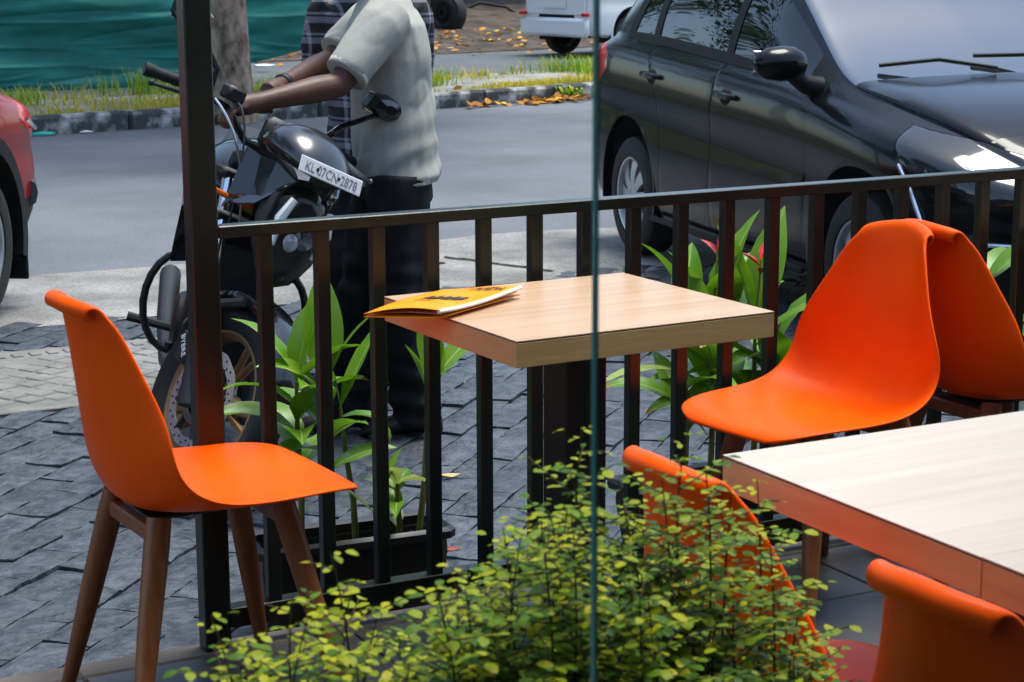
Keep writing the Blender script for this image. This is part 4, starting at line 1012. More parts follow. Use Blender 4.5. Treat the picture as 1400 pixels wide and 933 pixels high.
# ============================================================ MENU
m_menu=mat('menu_card',(.88,.31,.002),.40,spec=.25); m_ink=mat('menu_ink',(.03,.018,.01),.5); m_white=mat('paper_white',(.8,.78,.74),.5)
tcx,tcy=T1.location.x,T1.location.y
A_=px2w(0,0,1)
def tpt(u,v,z): return gpt(u,v,z)
ZT=PF+.75
mn=empty('menu',(0,0,0),0,'orange folded menu card with dark print lying over the table corner','menu')
c0=tpt(497,428,ZT+.010);c1=tpt(600,430,ZT+.016);c2=tpt(712,398,ZT+.016);c3=tpt(605,394,ZT+.008)
mn.location=(c1.x,c1.y,ZT)
def bil(u,v,h=0):
    # u along the free edge -> spine, v along the spine
    a=c0.lerp(c1,u);b=c3.lerp(c2,u); p=a.lerp(b,v); p=p-Vector((c1.x,c1.y,ZT)); 
    p.z=.004+.016*math.sin(u*PI*.55)+.004*math.sin(v*4+u*3)+h; return p
q=MB(); q.grid(lambda u,v:bil(u,v,.004),14,10); o=q.build('cover',m_menu,mn,True)
md=o.modifiers.new('s','SOLIDIFY'); md.thickness=.0012
q=MB(); q.grid(lambda u,v:Vector((bil(u,v).x,bil(u,v).y,.0025+.006*u)),14,10); o=q.build('back_cover',m_menu,mn,True); md=o.modifiers.new('s','SOLIDIFY'); md.thickness=.0012
q=MB(); q.grid(lambda u,v:Vector((bil(u*.97+.02,v*.96+.02).x,bil(u*.97+.02,v*.96+.02).y,bil(u,v).z*.5+.004)),14,10); o=q.build('page',m_white,mn,True)
q=MB(); q.tube([bil(1,v/10,.000)+Vector((0,0,.001)) for v in range(11)],.0042,8); q.build('spine',m_white,mn,True)
# print on the cover: thin strokes lying just above the card
def stroke(pts,w,name='print'):
    q=MB(); 
    for (a,b) in zip(pts[:-1],pts[1:]):
        du,dv=b[0]-a[0],b[1]-a[1]; l=math.hypot(du,dv) or 1; nu_,nv_=-dv/l*w/2,du/l*w/2
        V=[bil(a[0]+nu_,a[1]+nv_,.0058),bil(b[0]+nu_,b[1]+nv_,.0058),bil(b[0]-nu_,b[1]-nv_,.0058),bil(a[0]-nu_,a[1]-nv_,.0058)]
        q.add(V,[(0,1,2,3)])
    return q
pr=MB()
def S(pts,w=.018):
    z=stroke(pts,w); pr.add(z.v,z.f)
# lettering across the head of the card (seen upside down) - word MENU
def letters(txt,u0,v0,du,dv,w):
    G_={'M':[[(0,0),(0,1),(.5,.4),(1,1),(1,0)]],'E':[[(1,1),(0,1),(0,0),(1,0)],[(0,.5),(.8,.5)]],'N':[[(0,0),(0,1),(1,0),(1,1)]],'U':[[(0,1),(0,.1),(.5,0),(1,.1),(1,1)]]}
    for i,ch in enumerate(txt):
        for pl in G_[ch]: S([(u0-du*y_*1.0,v0-(i*dv*1.35+x_*dv)) if False else (u0+du*(i*1.4+x_),v0-dv*y_) for x_,y_ in pl],w)
letters('UNEM',.50,.93,.075,.09,.020)
for k in range(9):
    u=.30+.055*k; S([(u,.42+.02*math.sin(k*2)),(u+.03,.55+.03*math.cos(k*3)),(u+.05,.44)],.040)
S([(.28,.35),(.55,.34)],.020); S([(.62,.52),(.72,.50),(.72,.40)],.022)
S([(.10,.30),(.22,.27),(.80,.25)],.006); S([(.88,.30),(.90,.90)],.006); S([(.86,.92),(.20,.93)],.006)
o=pr.build('print',m_ink,mn); o['kind']='stuff'
# ============================================================ MOTORCYCLE
m_bgl=mat('gloss_black',(.006,.006,.008),.16,spec=.4,coat=.6); m_bmt=mat('matt_black',(.012,.012,.013),.5,var=.2,scale=20)
m_cowl=mat('cowl_black',(.012,.012,.016),.26,spec=.9,coat=.2); m_ltr=mat('plate_letter',(.22,.22,.25),.6)
m_steel=mat('brushed_steel',(.45,.45,.46),.3,metal=1,var=.15,scale=30); m_bronze=mat('bronze_alloy',(.26,.14,.055),.42,metal=.5)
m_disc=mat('disc_steel',(.62,.62,.60),.32,metal=.8); m_plate=mat('plate_paint',(.74,.74,.76),.4)
mc=empty('motorcycle',(0,0,0),0,'black motorcycle leaning on its stand with the front wheel turned','motorcycle')
RK=R(25); AX=Vector((1.31,0,.30)); AD=Vector((-math.sin(RK),0,math.cos(RK)))
DL=R(34.3); MS=Matrix.Translation(AX)@Matrix.Rotation(DL,4,AD)@Matrix.Translation(-AX)
def steer(q): q.v=[tuple(MS@Vector(v)) for v in q.v]; return q
def moto_wheel(x,w,r,front):
    e=empty('wheel'); e.parent=mc
    Mx=Matrix.Translation((x,0,.30))@Matrix.Rotation(PI/2,4,'X')   # local z -> -y (right side)
    fx=(lambda q:steer(q)) if front else (lambda q:q)
    q=MB(); n=[(r-.085,-w*.30),(r-.06,-w*.46),(r-.03,-w*.5),(r-.010,-w*.36),(r,-w*.1),(r,w*.1),(r-.010,w*.36),(r-.03,w*.5),(r-.06,w*.46),(r-.085,w*.30)]
    q.lathe(n,44,Mx,closed=True); fx(q).build('tyre',m_rub,e,True)
    q=MB(); q.lathe([(r-.075,-w*.30),(r-.075,w*.30),(r-.09,w*.32),(r-.105,w*.2),(r-.105,-w*.2),(r-.09,-w*.32)],44,Mx,closed=True); fx(q).build('rim',m_bronze,e,True)
    q=MB()
    for k in range(5):
        a=2*PI*k/5
        for s_ in(-.16,.16):
            p0=Mx@Vector((.045*math.cos(a),.045*math.sin(a),0)); p1=Mx@Vector(((r-.10)*math.cos(a+s_),(r-.10)*math.sin(a+s_),0)); q.tube([p0,p1],[.014,.010],6)
    q.lathe([(.001,-.06),(.04,-.06),(.045,0),(.04,.06),(.001,.06)],16,Mx); fx(q).build('spokes',m_bronze,e,True)
    # perforated brake disc on the right side
    rd=.150 if front else .11; q=MB(); nn=60; zz=.062
    V=[];F=[]
    for k in range(nn):
        a=2*PI*k/nn
        for rr in(rd*.80,rd*1.0):
            wv=1+.012*math.sin(a*10); V.append(Mx@Vector((rr*wv*math.cos(a),rr*wv*math.sin(a),zz)))
        for rr in(rd*.80,rd*1.0): wv=1+.012*math.sin(a*10); V.append(Mx@Vector((rr*wv*math.cos(a),rr*wv*math.sin(a),zz-.005)))
    for k in range(nn):
        b=4*k;c=4*((k+1)%nn); F+=[(b,b+1,c+1,c),(b+2,c+2,c+3,b+3),(b+1,b+3,c+3,c+1),(b,c,c+2,b+2)]
    q.add(V,F); d=fx(q).build('brake_disc',m_disc,e,True,ang=30)
    q=MB()
    for k in range(40):
        a=2*PI*k/40; rr=rd*(.86 if k%2 else .94); p=Mx@Vector((rr*math.cos(a),rr*math.sin(a),zz)); pz=Mx@Vector((rr*math.cos(a),rr*math.sin(a),zz+.0012)); q.tube([p,pz],.0038,7)
    o=fx(q).build('disc_hole',m_dark,d); o['kind']='stuff'
    q=MB()
    for k in range(8):
        a=2*PI*k/8; q.tube([Mx@Vector((.05*math.cos(a),.05*math.sin(a),zz-.01)),Mx@Vector((rd*.82*math.cos(a+.35),rd*.82*math.sin(a+.35),zz-.004))],[.011,.008],6)
    q.lathe([(.03,zz-.015),(.062,zz-.012),(.062,zz-.004),(.03,zz-.004)],24,Mx,closed=True); fx(q).build('disc_carrier',m_bmt,e,True)
    if front:
        q=MB()
        for k in range(46):
            a=2*PI*k/46; R_=Mx@Matrix.Rotation(a,4,'Z'); q.box((.068,0,zz+.004),(.018,.0036,.003),M=R_)
        q.lathe([(.056,zz+.002),(.080,zz+.002),(.080,zz+.003),(.056,zz+.003)],40,Mx,closed=True); o=fx(q).build('sensor_ring',m_steel,e); o['kind']='stuff'
    return e
moto_wheel(1.35,.105,.30,True); moto_wheel(0,.14,.30,False)
def P(name,q,m,par=None,st=False,ang=40):
    if st: steer(q)
    return q.build(name,m,par or mc,True,ang=ang)
def ax(z,off=.0): # point on the fork line at height z (fork legs sit .04 ahead of the steering axis)
    t=(z-.30)/math.cos(RK); return Vector((AX.x+.036,0,.30))+AD*t
for sy in(-1,1):
    y=Vector((0,sy*.100,0))
    q=MB(); q.tube([ax(.27)+y,ax(.33)+y,ax(.56)+y],[.030,.029,.028],12); P('fork_slider',q,m_bmt,st=True)
    q=MB(); q.tube([ax(.56)+y,ax(.93)+y],.0195,12); P('fork_tube',q,m_chrome,st=True)
    q=MB(); q.tube([ax(.535)+y,ax(.575)+y],.033,12); P('fork_seal',q,m_bmt,st=True)
for z in(.80,.92):
    q=MB(); c=ax(z); q.box((c.x-.018,0,c.z),(.085,.27,.035),bev=.01); P('fork_clamp',q,m_bmt,st=True)
# caliper behind the right leg
cp=ax(.42)+Vector((-.075,-.075,-.01)); q=MB(); q.box(tuple(cp),(.085,.05,.105),bev=.016); cal=P('brake_caliper',q,m_bmt,st=True)
def text_mesh(txt,size,ext=.0006):
    cu=bpy.data.curves.new('t','FONT'); cu.body=txt; cu.size=size; cu.extrude=ext; cu.align_x='CENTER'; cu.align_y='CENTER'
    o=bpy.data.objects.new('t',cu); COL.objects.link(o); bpy.context.view_layer.update()
    me=bpy.data.meshes.new_from_object(o.evaluated_get(bpy.context.evaluated_depsgraph_get())); bpy.data.objects.remove(o); return me
me=text_mesh('BYBRE',.026); Mt=MS@Matrix.Translation(cp+Vector((-.002,-.0262,.0)))@Matrix.Rotation(R(50),4,'Y')@Matrix.Rotation(PI/2,4,'X'); me.transform(Mt); link('print',me,m_plate,cal)
# mudguard
V=[];F=[]
for i in range(15):
    a=R(8)+R(142)*i/14
    for k,yy in enumerate((-.066,-.058,-.03,0,.03,.058,.066)):
        rr=.325+(.016 if abs(yy)<.05 else (.006 if abs(yy)<.06 else -.025)); V.append((1.35+rr*math.cos(a),yy*(1-.25*max(0,(abs(i-7)-4)/3)),.30+rr*math.sin(a)))
for i in range(14):
    for k in range(6): F.append((i*7+k,i*7+k+1,i*7+8+k,i*7+7+k))
q=MB(); q.add(V,F); o=P('mudguard',q,m_bgl,st=True); md=o.modifiers.new('s','SOLIDIFY'); md.thickness=.004
for sy in(-1,1):
    q=MB(); q.tube([(1.36,sy*.066,.61),tuple(ax(.55)+Vector((0,sy*.09,0)))],.016,8); P('mudguard_stay',q,m_bmt,st=True)
# handlebar, grips, levers, mirrors
hb_=ax(.98)+Vector((-.03,0,.0)); DZ=-.056
q=MB(); q.tube([(hb_.x-.10,-.40,1.100),(hb_.x-.055,-.27,1.110),(hb_.x-.01,-.16,1.095),(hb_.x,-.06,1.025),(hb_.x,.06,1.025),(hb_.x-.01,.16,1.095),(hb_.x-.055,.27,1.110),(hb_.x-.10,.40,1.100)],.0115,10); P('handlebar',q,m_bmt,st=True)
q=MB(); q.box((hb_.x-.0,0,.965),(.05,.15,.06),bev=.012); P('bar_clamp',q,m_bmt,st=True)
for sy in(-1,1):
    q=MB(); pts=[];rr=[]
    for k in range(10): f=k/9; pts.append((hb_.x-.055-.05*f,sy*(.275+.135*f),1.110-.012*f)); rr.append(.0185 if k%2 else .0168)
    rr[-1]=.021; rr[-2]=.021; q.tube(pts,rr,12); P('grip',q,m_rub,st=True)
    q=MB(); q.box((hb_.x-.040,sy*.245,1.110),(.06,.055,.055),bev=.01); P('switch_cluster',q,m_bmt,st=True)
    q=MB(); q.tube([(hb_.x+.005,sy*.235,1.105),(hb_.x+.035,sy*.275,1.095),(hb_.x+.025,sy*.35,1.080),(hb_.x+.0,sy*.425,1.070)],[.010,.0085,.007,.006],8); q.ell((hb_.x-.002,sy*.430,1.070),(.010,.010,.010),10,6); P('lever',q,m_steel if sy>0 else m_bmt,st=True)
    t=empty('mirror'); t.parent=mc
    q=MB(); q.tube([(hb_.x-.035,sy*.225,1.130),(hb_.x-.01,sy*.245,1.186),(hb_.x-.015,sy*.33,1.250),(hb_.x-.02,sy*.37,1.270)],[.011,.010,.009,.009],8); P('mirror_stalk',q,m_bgl,t,st=True)
    q=MB(); c=Vector((hb_.x-.02,sy*.375,1.300)); rings=[]
    for xx,sc in((-.028,.92),(-.024,1.025),(0,.98),(.022,.75),(.036,.35)):
        rings.append([(c.x+xx,c.y+sy*yy*sc,c.z+zz*sc) for yy,zz in((-.070,-.020),(-.055,.022),(-.01,.040),(.045,.040),(.072,.015),(.070,-.018),(.035,-.038),(-.03,-.036))])
    q.loft(rings); P('mirror_shell',q,m_bgl,t,st=True,ang=25)
    q=MB(); q.box((c.x-.0295,c.y,c.z),(.002,.12,.062),bev=.0008); P('mirror_glass',q,m_chrome,t,st=True)
# brake fluid reservoir, cables, instrument
q=MB(); q.box((hb_.x+.0,-.165,1.140),(.055,.065,.045),bev=.008); P('reservoir',q,m_bmt,st=True)
q=MB(); q.box((hb_.x+.10,0,1.080),(.05,.17,.10),bev=.018); P('instrument',q,m_bmt,st=True)
for k,(a,b,c_) in enumerate((((hb_.x+.03,-.235,1.105),(hb_.x+.16,-.16,1.045),(1.14,-.05,.80)),((hb_.x+.03,.235,1.095),(hb_.x+.14,.16,1.025),(1.10,.06,.80)),((hb_.x+.0,-.165,1.125),(hb_.x+.10,-.12,1.145),(1.16,-.08,.70)))):
    a,b,c_=map(Vector,(a,b,c_)); q=MB(); q.tube([a*(1-t)**2+b*2*t*(1-t)+c_*t*t for t in [i/10 for i in range(11)]],.0038,6); P('cable',q,m_steel if k<1 else m_bmt,st=True)
# headlight and cowl
hl=empty('headlight'); hl.parent=mc
HC=Vector((1.325,0,.835))
q=MB(); rings=[]
sh=[(0,.155),(.055,.145),(.095,.09),(.105,.02),(.085,-.06),(.045,-.125),(0,-.145),(-.045,-.125),(-.085,-.06),(-.105,.02),(-.095,.09),(-.055,.145)]
for xx,sc in((-.10,.55),(-.05,.98),(.0,1.08),(.02,1.06)): rings.append([(HC.x+xx-.25*zz*.6,yy*sc,HC.z+zz*sc) for yy,zz in sh])
q.loft(rings); P('shell',q,m_bmt,hl,st=True)
q=MB(); rings=[]
for xx,sc in((.018,.98),(.045,.93),(.068,.72),(.080,.40),(.083,.05)): rings.append([(HC.x+xx-.25*zz*.6,yy*sc,HC.z+zz*sc) for yy,zz in sh])
q.loft(rings); P('lens',q,m_glass,hl,st=True,ang=60)
q=MB(); rings=[]
for xx,sc in((.016,.93),(.0,.7),(-.02,.35),(-.025,.05)): rings.append([(HC.x+xx-.25*zz*.6,yy*sc,HC.z+zz*sc) for yy,zz in sh])
q.loft(rings,caps=False); P('reflector',q,m_chrome,hl,st=True)
q=MB(); q.ell((HC.x+.012,0,HC.z-.02),(.03,.03,.03),14,8); P('bulb_lens',q,mat('projector_lens',(.55,.57,.6),.05,spec=1,coat=1),hl,st=True)
for sy in(-1,1):
    q=MB(); q.tube([(HC.x+.050,sy*.070,HC.z+.105),(HC.x+.048,sy*.088,HC.z+.04),(HC.x+.05,sy*.075,HC.z-.04)],[.012,.016,.008],8); P('light_strip',q,mat('pilot_lens',(.8,.85,.82),.08,coat=1),hl,st=True)
q=MB(); rings=[]
for xx,wd,zz,hh in((1.385,.055,1.02,.02),(1.365,.088,1.04,.045),(1.32,.114,1.055,.072),(1.25,.124,1.065,.085),(1.17,.110,1.065,.078),(1.10,.08,1.06,.06)):
    rings.append([(xx,wd*math.cos(a),zz+hh*math.sin(a)*(1 if math.sin(a)>0 else .55)) for a in [2*PI*k/18 for k in range(18)]])
q.loft(rings); P('cowl',q,m_cowl,st=True,ang=50)
for sy in(-1,1):
    q=MB(); q.loft([[(1.36,sy*.08,.99),(1.28,sy*.128,1.03),(1.13,sy*.132,1.02),(1.14,sy*.13,.84),(1.27,sy*.12,.88)],[(1.36,sy*.075,.99),(1.28,sy*.115,1.03),(1.13,sy*.12,1.02),(1.14,sy*.118,.84),(1.27,sy*.108,.88)]]); P('cowl_side',q,m_bgl,st=True,ang=20)
    q=MB(); q.tube([(1.14,sy*.12,.86),(1.13,sy*.20,.865)],.009,7); q.ell((1.135,sy*.225,.865),(.022,.035,.017),12,7); P('indicator',q,m_amber if sy<0 else m_bmt,st=True)
# number plate KL 07 CN 2878
pc=Vector((1.392,0,1.045)); Mp=Matrix.Translation(pc)@Matrix.Rotation(R(-18),4,'Y')
q=MB(); q.box((0,0,0),(.005,.235,.048),bev=.002,M=Mp); npl=P('number_plate',q,m_plate,st=True,ang=30)
me=text_mesh('KL 07CN 2878',.040); me.transform(Matrix.Diagonal((.80,1,1,1))); me.transform(MS@Mp@Matrix.Translation((.0031,0,-.002))@Matrix.Rotation(PI/2,4,'Z')@Matrix.Rotation(PI/2,4,'X')); link('print',me,m_ltr,npl)
for sy in(-.0525,.0285):
    q=MB(); q.tube([(0.001,sy,0),(.0045,sy,0)],.005,8); q.v=[tuple(Mp@Vector(v)) for v in q.v]; P('plate_screw',q,m_trim,npl,st=True)
# fixed body: frame, tank, shrouds, engine, seat, tail, guards
q=MB(); rings=[]
for x,w,z,h in((1.05,.05,.86,.05),(1.0,.115,.88,.085),(.88,.155,.91,.115),(.72,.150,.91,.115),(.58,.11,.875,.09),(.46,.07,.84,.05)):
    rings.append([(x,w*math.cos(a),z+h*math.sin(a)) for a in [2*PI*k/20 for k in range(20)]])
q.loft(rings); P('fuel_tank',q,m_bgl)
for sy in(-1,1):
    q=MB(); q.loft([[(1.17,sy*.185,.83),(1.02,sy*.195,.91),(.82,sy*.165,.90),(.88,sy*.175,.72),(1.05,sy*.19,.64),(1.14,sy*.19,.70)],[(1.15,sy*.14,.83),(1.02,sy*.13,.90),(.82,sy*.12,.89),(.88,sy*.13,.72),(1.05,sy*.14,.65),(1.12,sy*.14,.71)]]); P('tank_shroud',q,m_bgl,ang=20)
    # crash guard loop
    q=MB(); pts=[]
    for k in range(15):
        a=-.4+ (PI+1.0)*k/14; pts.append((.94+.03*math.cos(a),sy*(.13+.10*max(0,math.sin(a))+.02),.50+.16*math.cos(a)))
    q.tube(pts,.012,8); P('crash_guard',q,m_bmt)
    q=MB(); q.tube([(.50,sy*.13,.33),(.50,sy*.30,.345)],[.014,.016],8); P('foot_peg',q,m_rub)
    q=MB(); q.tube([(.42,sy*.10,.45),(.50,sy*.14,.33),(.60,sy*.13,.30)],.014,7); P('peg_bracket',q,m_steel)
    q=MB(); q.tube([(0,sy*.115,.30),(.30,sy*.11,.36),(.46,sy*.09,.40)],[.024,.028,.03],8); P('swing_arm',q,m_bmt)
    q=MB(); q.tube([(1.04,sy*.05,.84),(.75,sy*.13,.72),(.50,sy*.12,.58),(.42,sy*.10,.42)],.020,8); P('frame_tube',q,m_bmt)
    q=MB(); q.tube([(1.03,sy*.04,.78),(.98,sy*.10,.55),(.92,sy*.11,.30),(.55,sy*.11,.24),(.42,sy*.10,.40)],.017,8); P('frame_cradle',q,m_bmt)
q=MB(); q.box((.72,0,.42),(.36,.25,.26),bev=.05); q2=P('crankcase',q,m_bmt)
for sy in(-1,1):
    q=MB(); q.lathe([(.001,.03),(.07,.028),(.095,.015),(.10,0)],22,Matrix.Translation((.72,sy*.125,.40))@Matrix.Rotation(-sy*PI/2,4,'X')); P('engine_cover',q,m_bmt)
for k in range(7):
    q=MB(); q.box((.86+k*.008,0,.55+k*.028),(.17,.19,.012),bev=.004); P('cooling_fin',q,m_bmt)
q=MB(); q.box((.90,0,.65),(.15,.16,.22),bev=.02); P('cylinder',q,m_bmt)
q=MB(); q.box((1.02,0,.60),(.035,.22,.24),bev=.008); P('radiator',q,m_bmt)
q=MB(); rings=[]
for x,w,z,h in((.52,.09,.82,.035),(.35,.13,.81,.04),(.15,.125,.83,.04),(-.05,.11,.88,.045),(-.30,.08,.93,.035)):
    rings.append([(x,w*math.cos(a),z+h*math.sin(a)) for a in [2*PI*k/16 for k in range(16)]])
q.loft(rings); P('seat',q,m_bmt)
q=MB(); rings=[]
for x,w,z,h in((.45,.12,.70,.07),(.15,.12,.74,.075),(-.15,.10,.82,.06),(-.40,.05,.90,.035)):
    rings.append([(x,w*math.cos(a),z+h*math.sin(a)) for a in [2*PI*k/16 for k in range(16)]])
q.loft(rings); P('tail_panel',q,m_bgl)
q=MB(); q.box((-.42,0,.89),(.03,.10,.05),bev=.01); P('tail_light',q,m_red)
q=MB(); q.tube([(.88,-.06,.40),(.92,-.13,.28),(.60,-.15,.24),(.25,-.17,.30),(-.15,-.19,.40)],[.020,.022,.024,.036,.038],12); P('exhaust',q,m_bmt)
q=MB(); q.tube([(.48,.12,.28),(.50,.22,.14),(.52,.305,.070)],.011,8); q.box((.525,.31,.066),(.05,.04,.008)); P('side_stand',q,m_bmt)
q=MB(); q.tube([(.30,0,.72),(.12,0,.40)],[.032,.028],10); P('shock',q,m_red)
q=MB(); q.tube([(-.28,0,.86),(-.42,0,.66),(-.46,0,.52)],[.03,.045,.05],8,flat=.4); P('rear_mudguard',q,m_bmt)
LEAN=R(12.2); HEAD=R(-110.1)
Rm=Matrix.Rotation(HEAD,3,'Z')@Matrix.Rotation(-LEAN,3,'X')
fwc=Rm@Vector((1.35,0,.30)); mc.rotation_euler=(-LEAN,0,HEAD); mc.location=(1.832-fwc.x,5.42-fwc.y,0.0)
# ============================================================ PEOPLE
def remesh(q,vox,smooth=6,fac=.5):
    me=q.mesh('tmp'); o=bpy.data.objects.new('tmp',me); COL.objects.link(o)
    m=o.modifiers.new('r','REMESH'); m.mode='VOXEL'; m.voxel_size=vox
    if smooth: s=o.modifiers.new('s','SMOOTH'); s.iterations=smooth; s.factor=fac
    bpy.context.view_layer.update(); dg=bpy.context.evaluated_depsgraph_get()
    out=bpy.data.meshes.new_from_object(o.evaluated_get(dg)); bpy.data.objects.remove(o); return out
def displace(me,fn):
    ns=[v.normal.copy() for v in me.vertices]
    for v,n in zip(me.vertices,ns): v.co+=n*fn(v.co)
    me.update()
def ring(c,fv,lv,a,b,n=20,tilt=0):
    return [c+fv*(a*math.cos(t))+lv*(b*math.sin(t))+Vector((0,0,tilt*math.cos(t))) for t in [2*PI*k/n for k in range(n)]]
m_skin=mat('brown_skin',(.085,.034,.019),.5,var=.12,scale=14,bump=.1,bscale=200)
m_shirt=mat('grey_polo',(.38,.37,.325),.9,var=.05,scale=60,bump=.25,bscale=700,spec=.15)
m_trous=mat('black_denim',(.010,.010,.012),.8,col2=(.028,.028,.032),scale=7,bump=.25,bscale=300,spec=.15)
m_hair=mat('black_hair',(.008,.007,.006),.6,bump=.5,bscale=80); m_shoe=mat('dark_shoe',(.014,.013,.015),.5)
m_eye=mat('eye_white',(.6,.58,.55),.3)
def plaid():
    m=bpy.data.materials.new('plaid_cloth'); m.use_nodes=True; N=m.node_tree.nodes; L=m.node_tree.links; b=N['Principled BSDF']; b.inputs['Roughness'].default_value=.9
    tc=N.new('ShaderNodeTexCoord'); sp=N.new('ShaderNodeSeparateXYZ'); L.new(tc.outputs['Object'],sp.inputs[0])
    def line(out,period,w,off=0):
        a=N.new('ShaderNodeMath'); a.operation='MULTIPLY_ADD'; a.inputs[1].default_value=1/period; a.inputs[2].default_value=off; L.new(out,a.inputs[0])
        f=N.new('ShaderNodeMath'); f.operation='FRACT'; L.new(a.outputs[0],f.inputs[0]); g=N.new('ShaderNodeMath'); g.operation='LESS_THAN'; g.inputs[1].default_value=w; L.new(f.outputs[0],g.inputs[0]); return g.outputs[0]
    def add(a,b_): s=N.new('ShaderNodeMath'); s.operation='ADD'; L.new(a,s.inputs[0]); L.new(b_,s.inputs[1]); return s.outputs[0]
    t=add(add(line(sp.outputs['Z'],.075,.12),line(sp.outputs['X'],.07,.12)),line(sp.outputs['Z'],.075,.30,.4))
    rp=N.new('ShaderNodeValToRGB'); e=rp.color_ramp.elements; e[0].color=(.008,.008,.010,1); e[1].position=1; e[1].color=(.32,.30,.36,1); e.new(.34).color=(.10,.095,.12,1)
    k=N.new('ShaderNodeMath'); k.operation='MULTIPLY'; k.inputs[1].default_value=.45; L.new(t,k.inputs[0]); L.new(k.outputs[0],rp.inputs[0]); L.new(rp.outputs[0],b.inputs['Base Color']); return m
m_plaid=plaid()
def person(label,org,face,feet,arms,shirtm,lean,hem=.76,loose=1.0,watch=False,vox=.011,longs=False):
    f=Vector((math.cos(face),math.sin(face),0)); l=Vector((-f.y,f.x,0)); O=Vector((org[0],org[1],0))
    def W_(a,b,z): return O+f*a+l*b+Vector((0,0,z))
    t=empty('person',(org[0],org[1],0),0,label,'person')
    def L_(me): me.transform(Matrix.Translation(-O)); return me
    hipz=.90
    sh=[W_(lean*.85,s*.175,1.385) for s in(1,-1)]; hips=[W_(0,s*.085,hipz) for s in(1,-1)]
    neck=W_(lean+.01,0,1.44); head=W_(lean+.07,0,1.60)
    # ---- body, one continuous skin
    q=MB()
    q.loft([ring(W_(0,0,.84),f,l,.10,.15),ring(W_(0,0,.95),f,l,.115,.16),ring(W_(lean*.3,0,1.08),f,l,.11,.15),ring(W_(lean*.6,0,1.24),f,l,.12,.17),ring(W_(lean*.8,0,1.36),f,l,.11,.175),ring(W_(lean,0,1.43),f,l,.07,.10),ring(W_(lean+.01,0,1.46),f,l,.055,.06)])
    q.tube([neck-Vector((0,0,.04)),neck+Vector((0,0,.05)),head-Vector((0,0,.06))+f*-.02],[.062,.056,.056],12)
    q.ell(tuple(head),(.098,.098,.118),20,14); q.ell(tuple(head+f*.03-Vector((0,0,.07))),(.06,.06,.05),14,9)
    q.tube([head+f*.095+Vector((0,0,.01)),head+f*.118-Vector((0,0,.028))],[.012,.017],8)
    for s in(1,-1): q.ell(tuple(head+l*(s*.096)-f*.008),(.018,.018,.030),10,7)
    for s in(1,-1): q.ell(tuple(head+f*.088+l*(s*.0)-Vector((0,0,.055))),(.012,.022,.008),8,5)
    hands=[]
    for s,(el,ha) in zip((1,-1),arms):
        S_=sh[0 if s>0 else 1]; el=Vector(el); ha=Vector(ha); d=(ha-el).normalized()
        wr=el+d*((ha-el).length-.10)
        q.tube([S_-l*(s*.03),S_.lerp(el,.25),S_.lerp(el,.75),el,el.lerp(wr,.3),el.lerp(wr,.75),wr],[.058,.056,.047,.041,.043,.033,.028],12)
        dn=Vector((0,0,-1)); sd=d.cross(dn).normalized(); dn2=sd.cross(d)*-1
        if dn2.z>0: dn2=-dn2
        q.tube([wr,wr+d*.04,wr+d*.085],[.028,.033,.031],12)
        pal=wr+d*.085
        for k in range(4):
            o=(k-1.5)*.019; b=pal+sd*o*1.0; ln=(.075,.085,.082,.066)[k]
            q.tube([b-d*.015,b+d*ln*.40+dn2*.010,b+d*ln*.62+dn2*.036,b+d*ln*.45+dn2*.058],[.0098,.0095,.0088,.0078],8)
        b=wr+d*.03+sd*(.030 if s<0 else -.030)
        q.tube([b,b+d*.03+sd*(.018 if s<0 else -.018)+dn2*.012,b+d*.062+sd*(.012 if s<0 else -.012)+dn2*.028],[.012,.0105,.0088],8)
        hands.append((wr,d))
    for s,ft in zip((1,-1),feet):
        h=hips[0 if s>0 else 1]; an=Vector((ft[0],ft[1],.09)); kn=h.lerp(an,.5)+f*.03
        q.tube([h+Vector((0,0,.03)),h.lerp(kn,.4),kn,kn.lerp(an,.35),an],[.088,.080,.056,.055,.040],14)
        q.tube([an-Vector((0,0,.045))-f*.05,an-Vector((0,0,.055))+f*.05,an-Vector((0,0,.068))+f*.15],[.036,.036,.024],10)
    me=L_(remesh(q,.0065,4)); link('body',me,m_skin,t,True)
    for s in(1,-1):
        qq=MB(); qq.ell(tuple(head+f*.088+l*(s*.034)+Vector((0,0,.012))-O),(.012,.014,.009),10,7); qq.build('eye',m_eye,t,True)
    # ---- hair
    q=MB(); c=head+Vector((0,0,.018))-f*.012; V=[]
    q.ell(tuple(c),(.108,.108,.118),20,14); me=L_(remesh(q,.012,3))
    bm=bmesh.new(); bm.from_mesh(me); cut=[v for v in bm.verts if ((v.co+O-head).dot(f)>.055 and (v.co+O-head).z<.055) or (v.co+O-head).z<-.05]; bmesh.ops.delete(bm,geom=cut,context='VERTS'); bm.to_mesh(me); bm.free()
    displace(me,lambda p:.006*noise.noise(p*40)); link('hair',me,m_hair,t,True)
    # ---- shirt
    q=MB(); k=loose
    q.loft([ring(W_(-.005,0,hem),f,l,.150*k,.190*k,tilt=-.01),ring(W_(0,0,hem+.06),f,l,.147*k,.186*k),ring(W_(lean*.15,0,.98),f,l,.142*k,.180*k),ring(W_(lean*.35,0,1.10),f,l,.140*k,.180*k),ring(W_(lean*.6,0,1.24),f,l,.142*k,.192*k),ring(W_(lean*.8,0,1.35),f,l,.128*k,.190),ring(W_(lean*.95,0,1.425),f,l,.085,.125),ring(W_(lean+.005,0,1.455),f,l,.068,.074),ring(W_(lean+.01,0,1.485),f,l,.066,.070)])
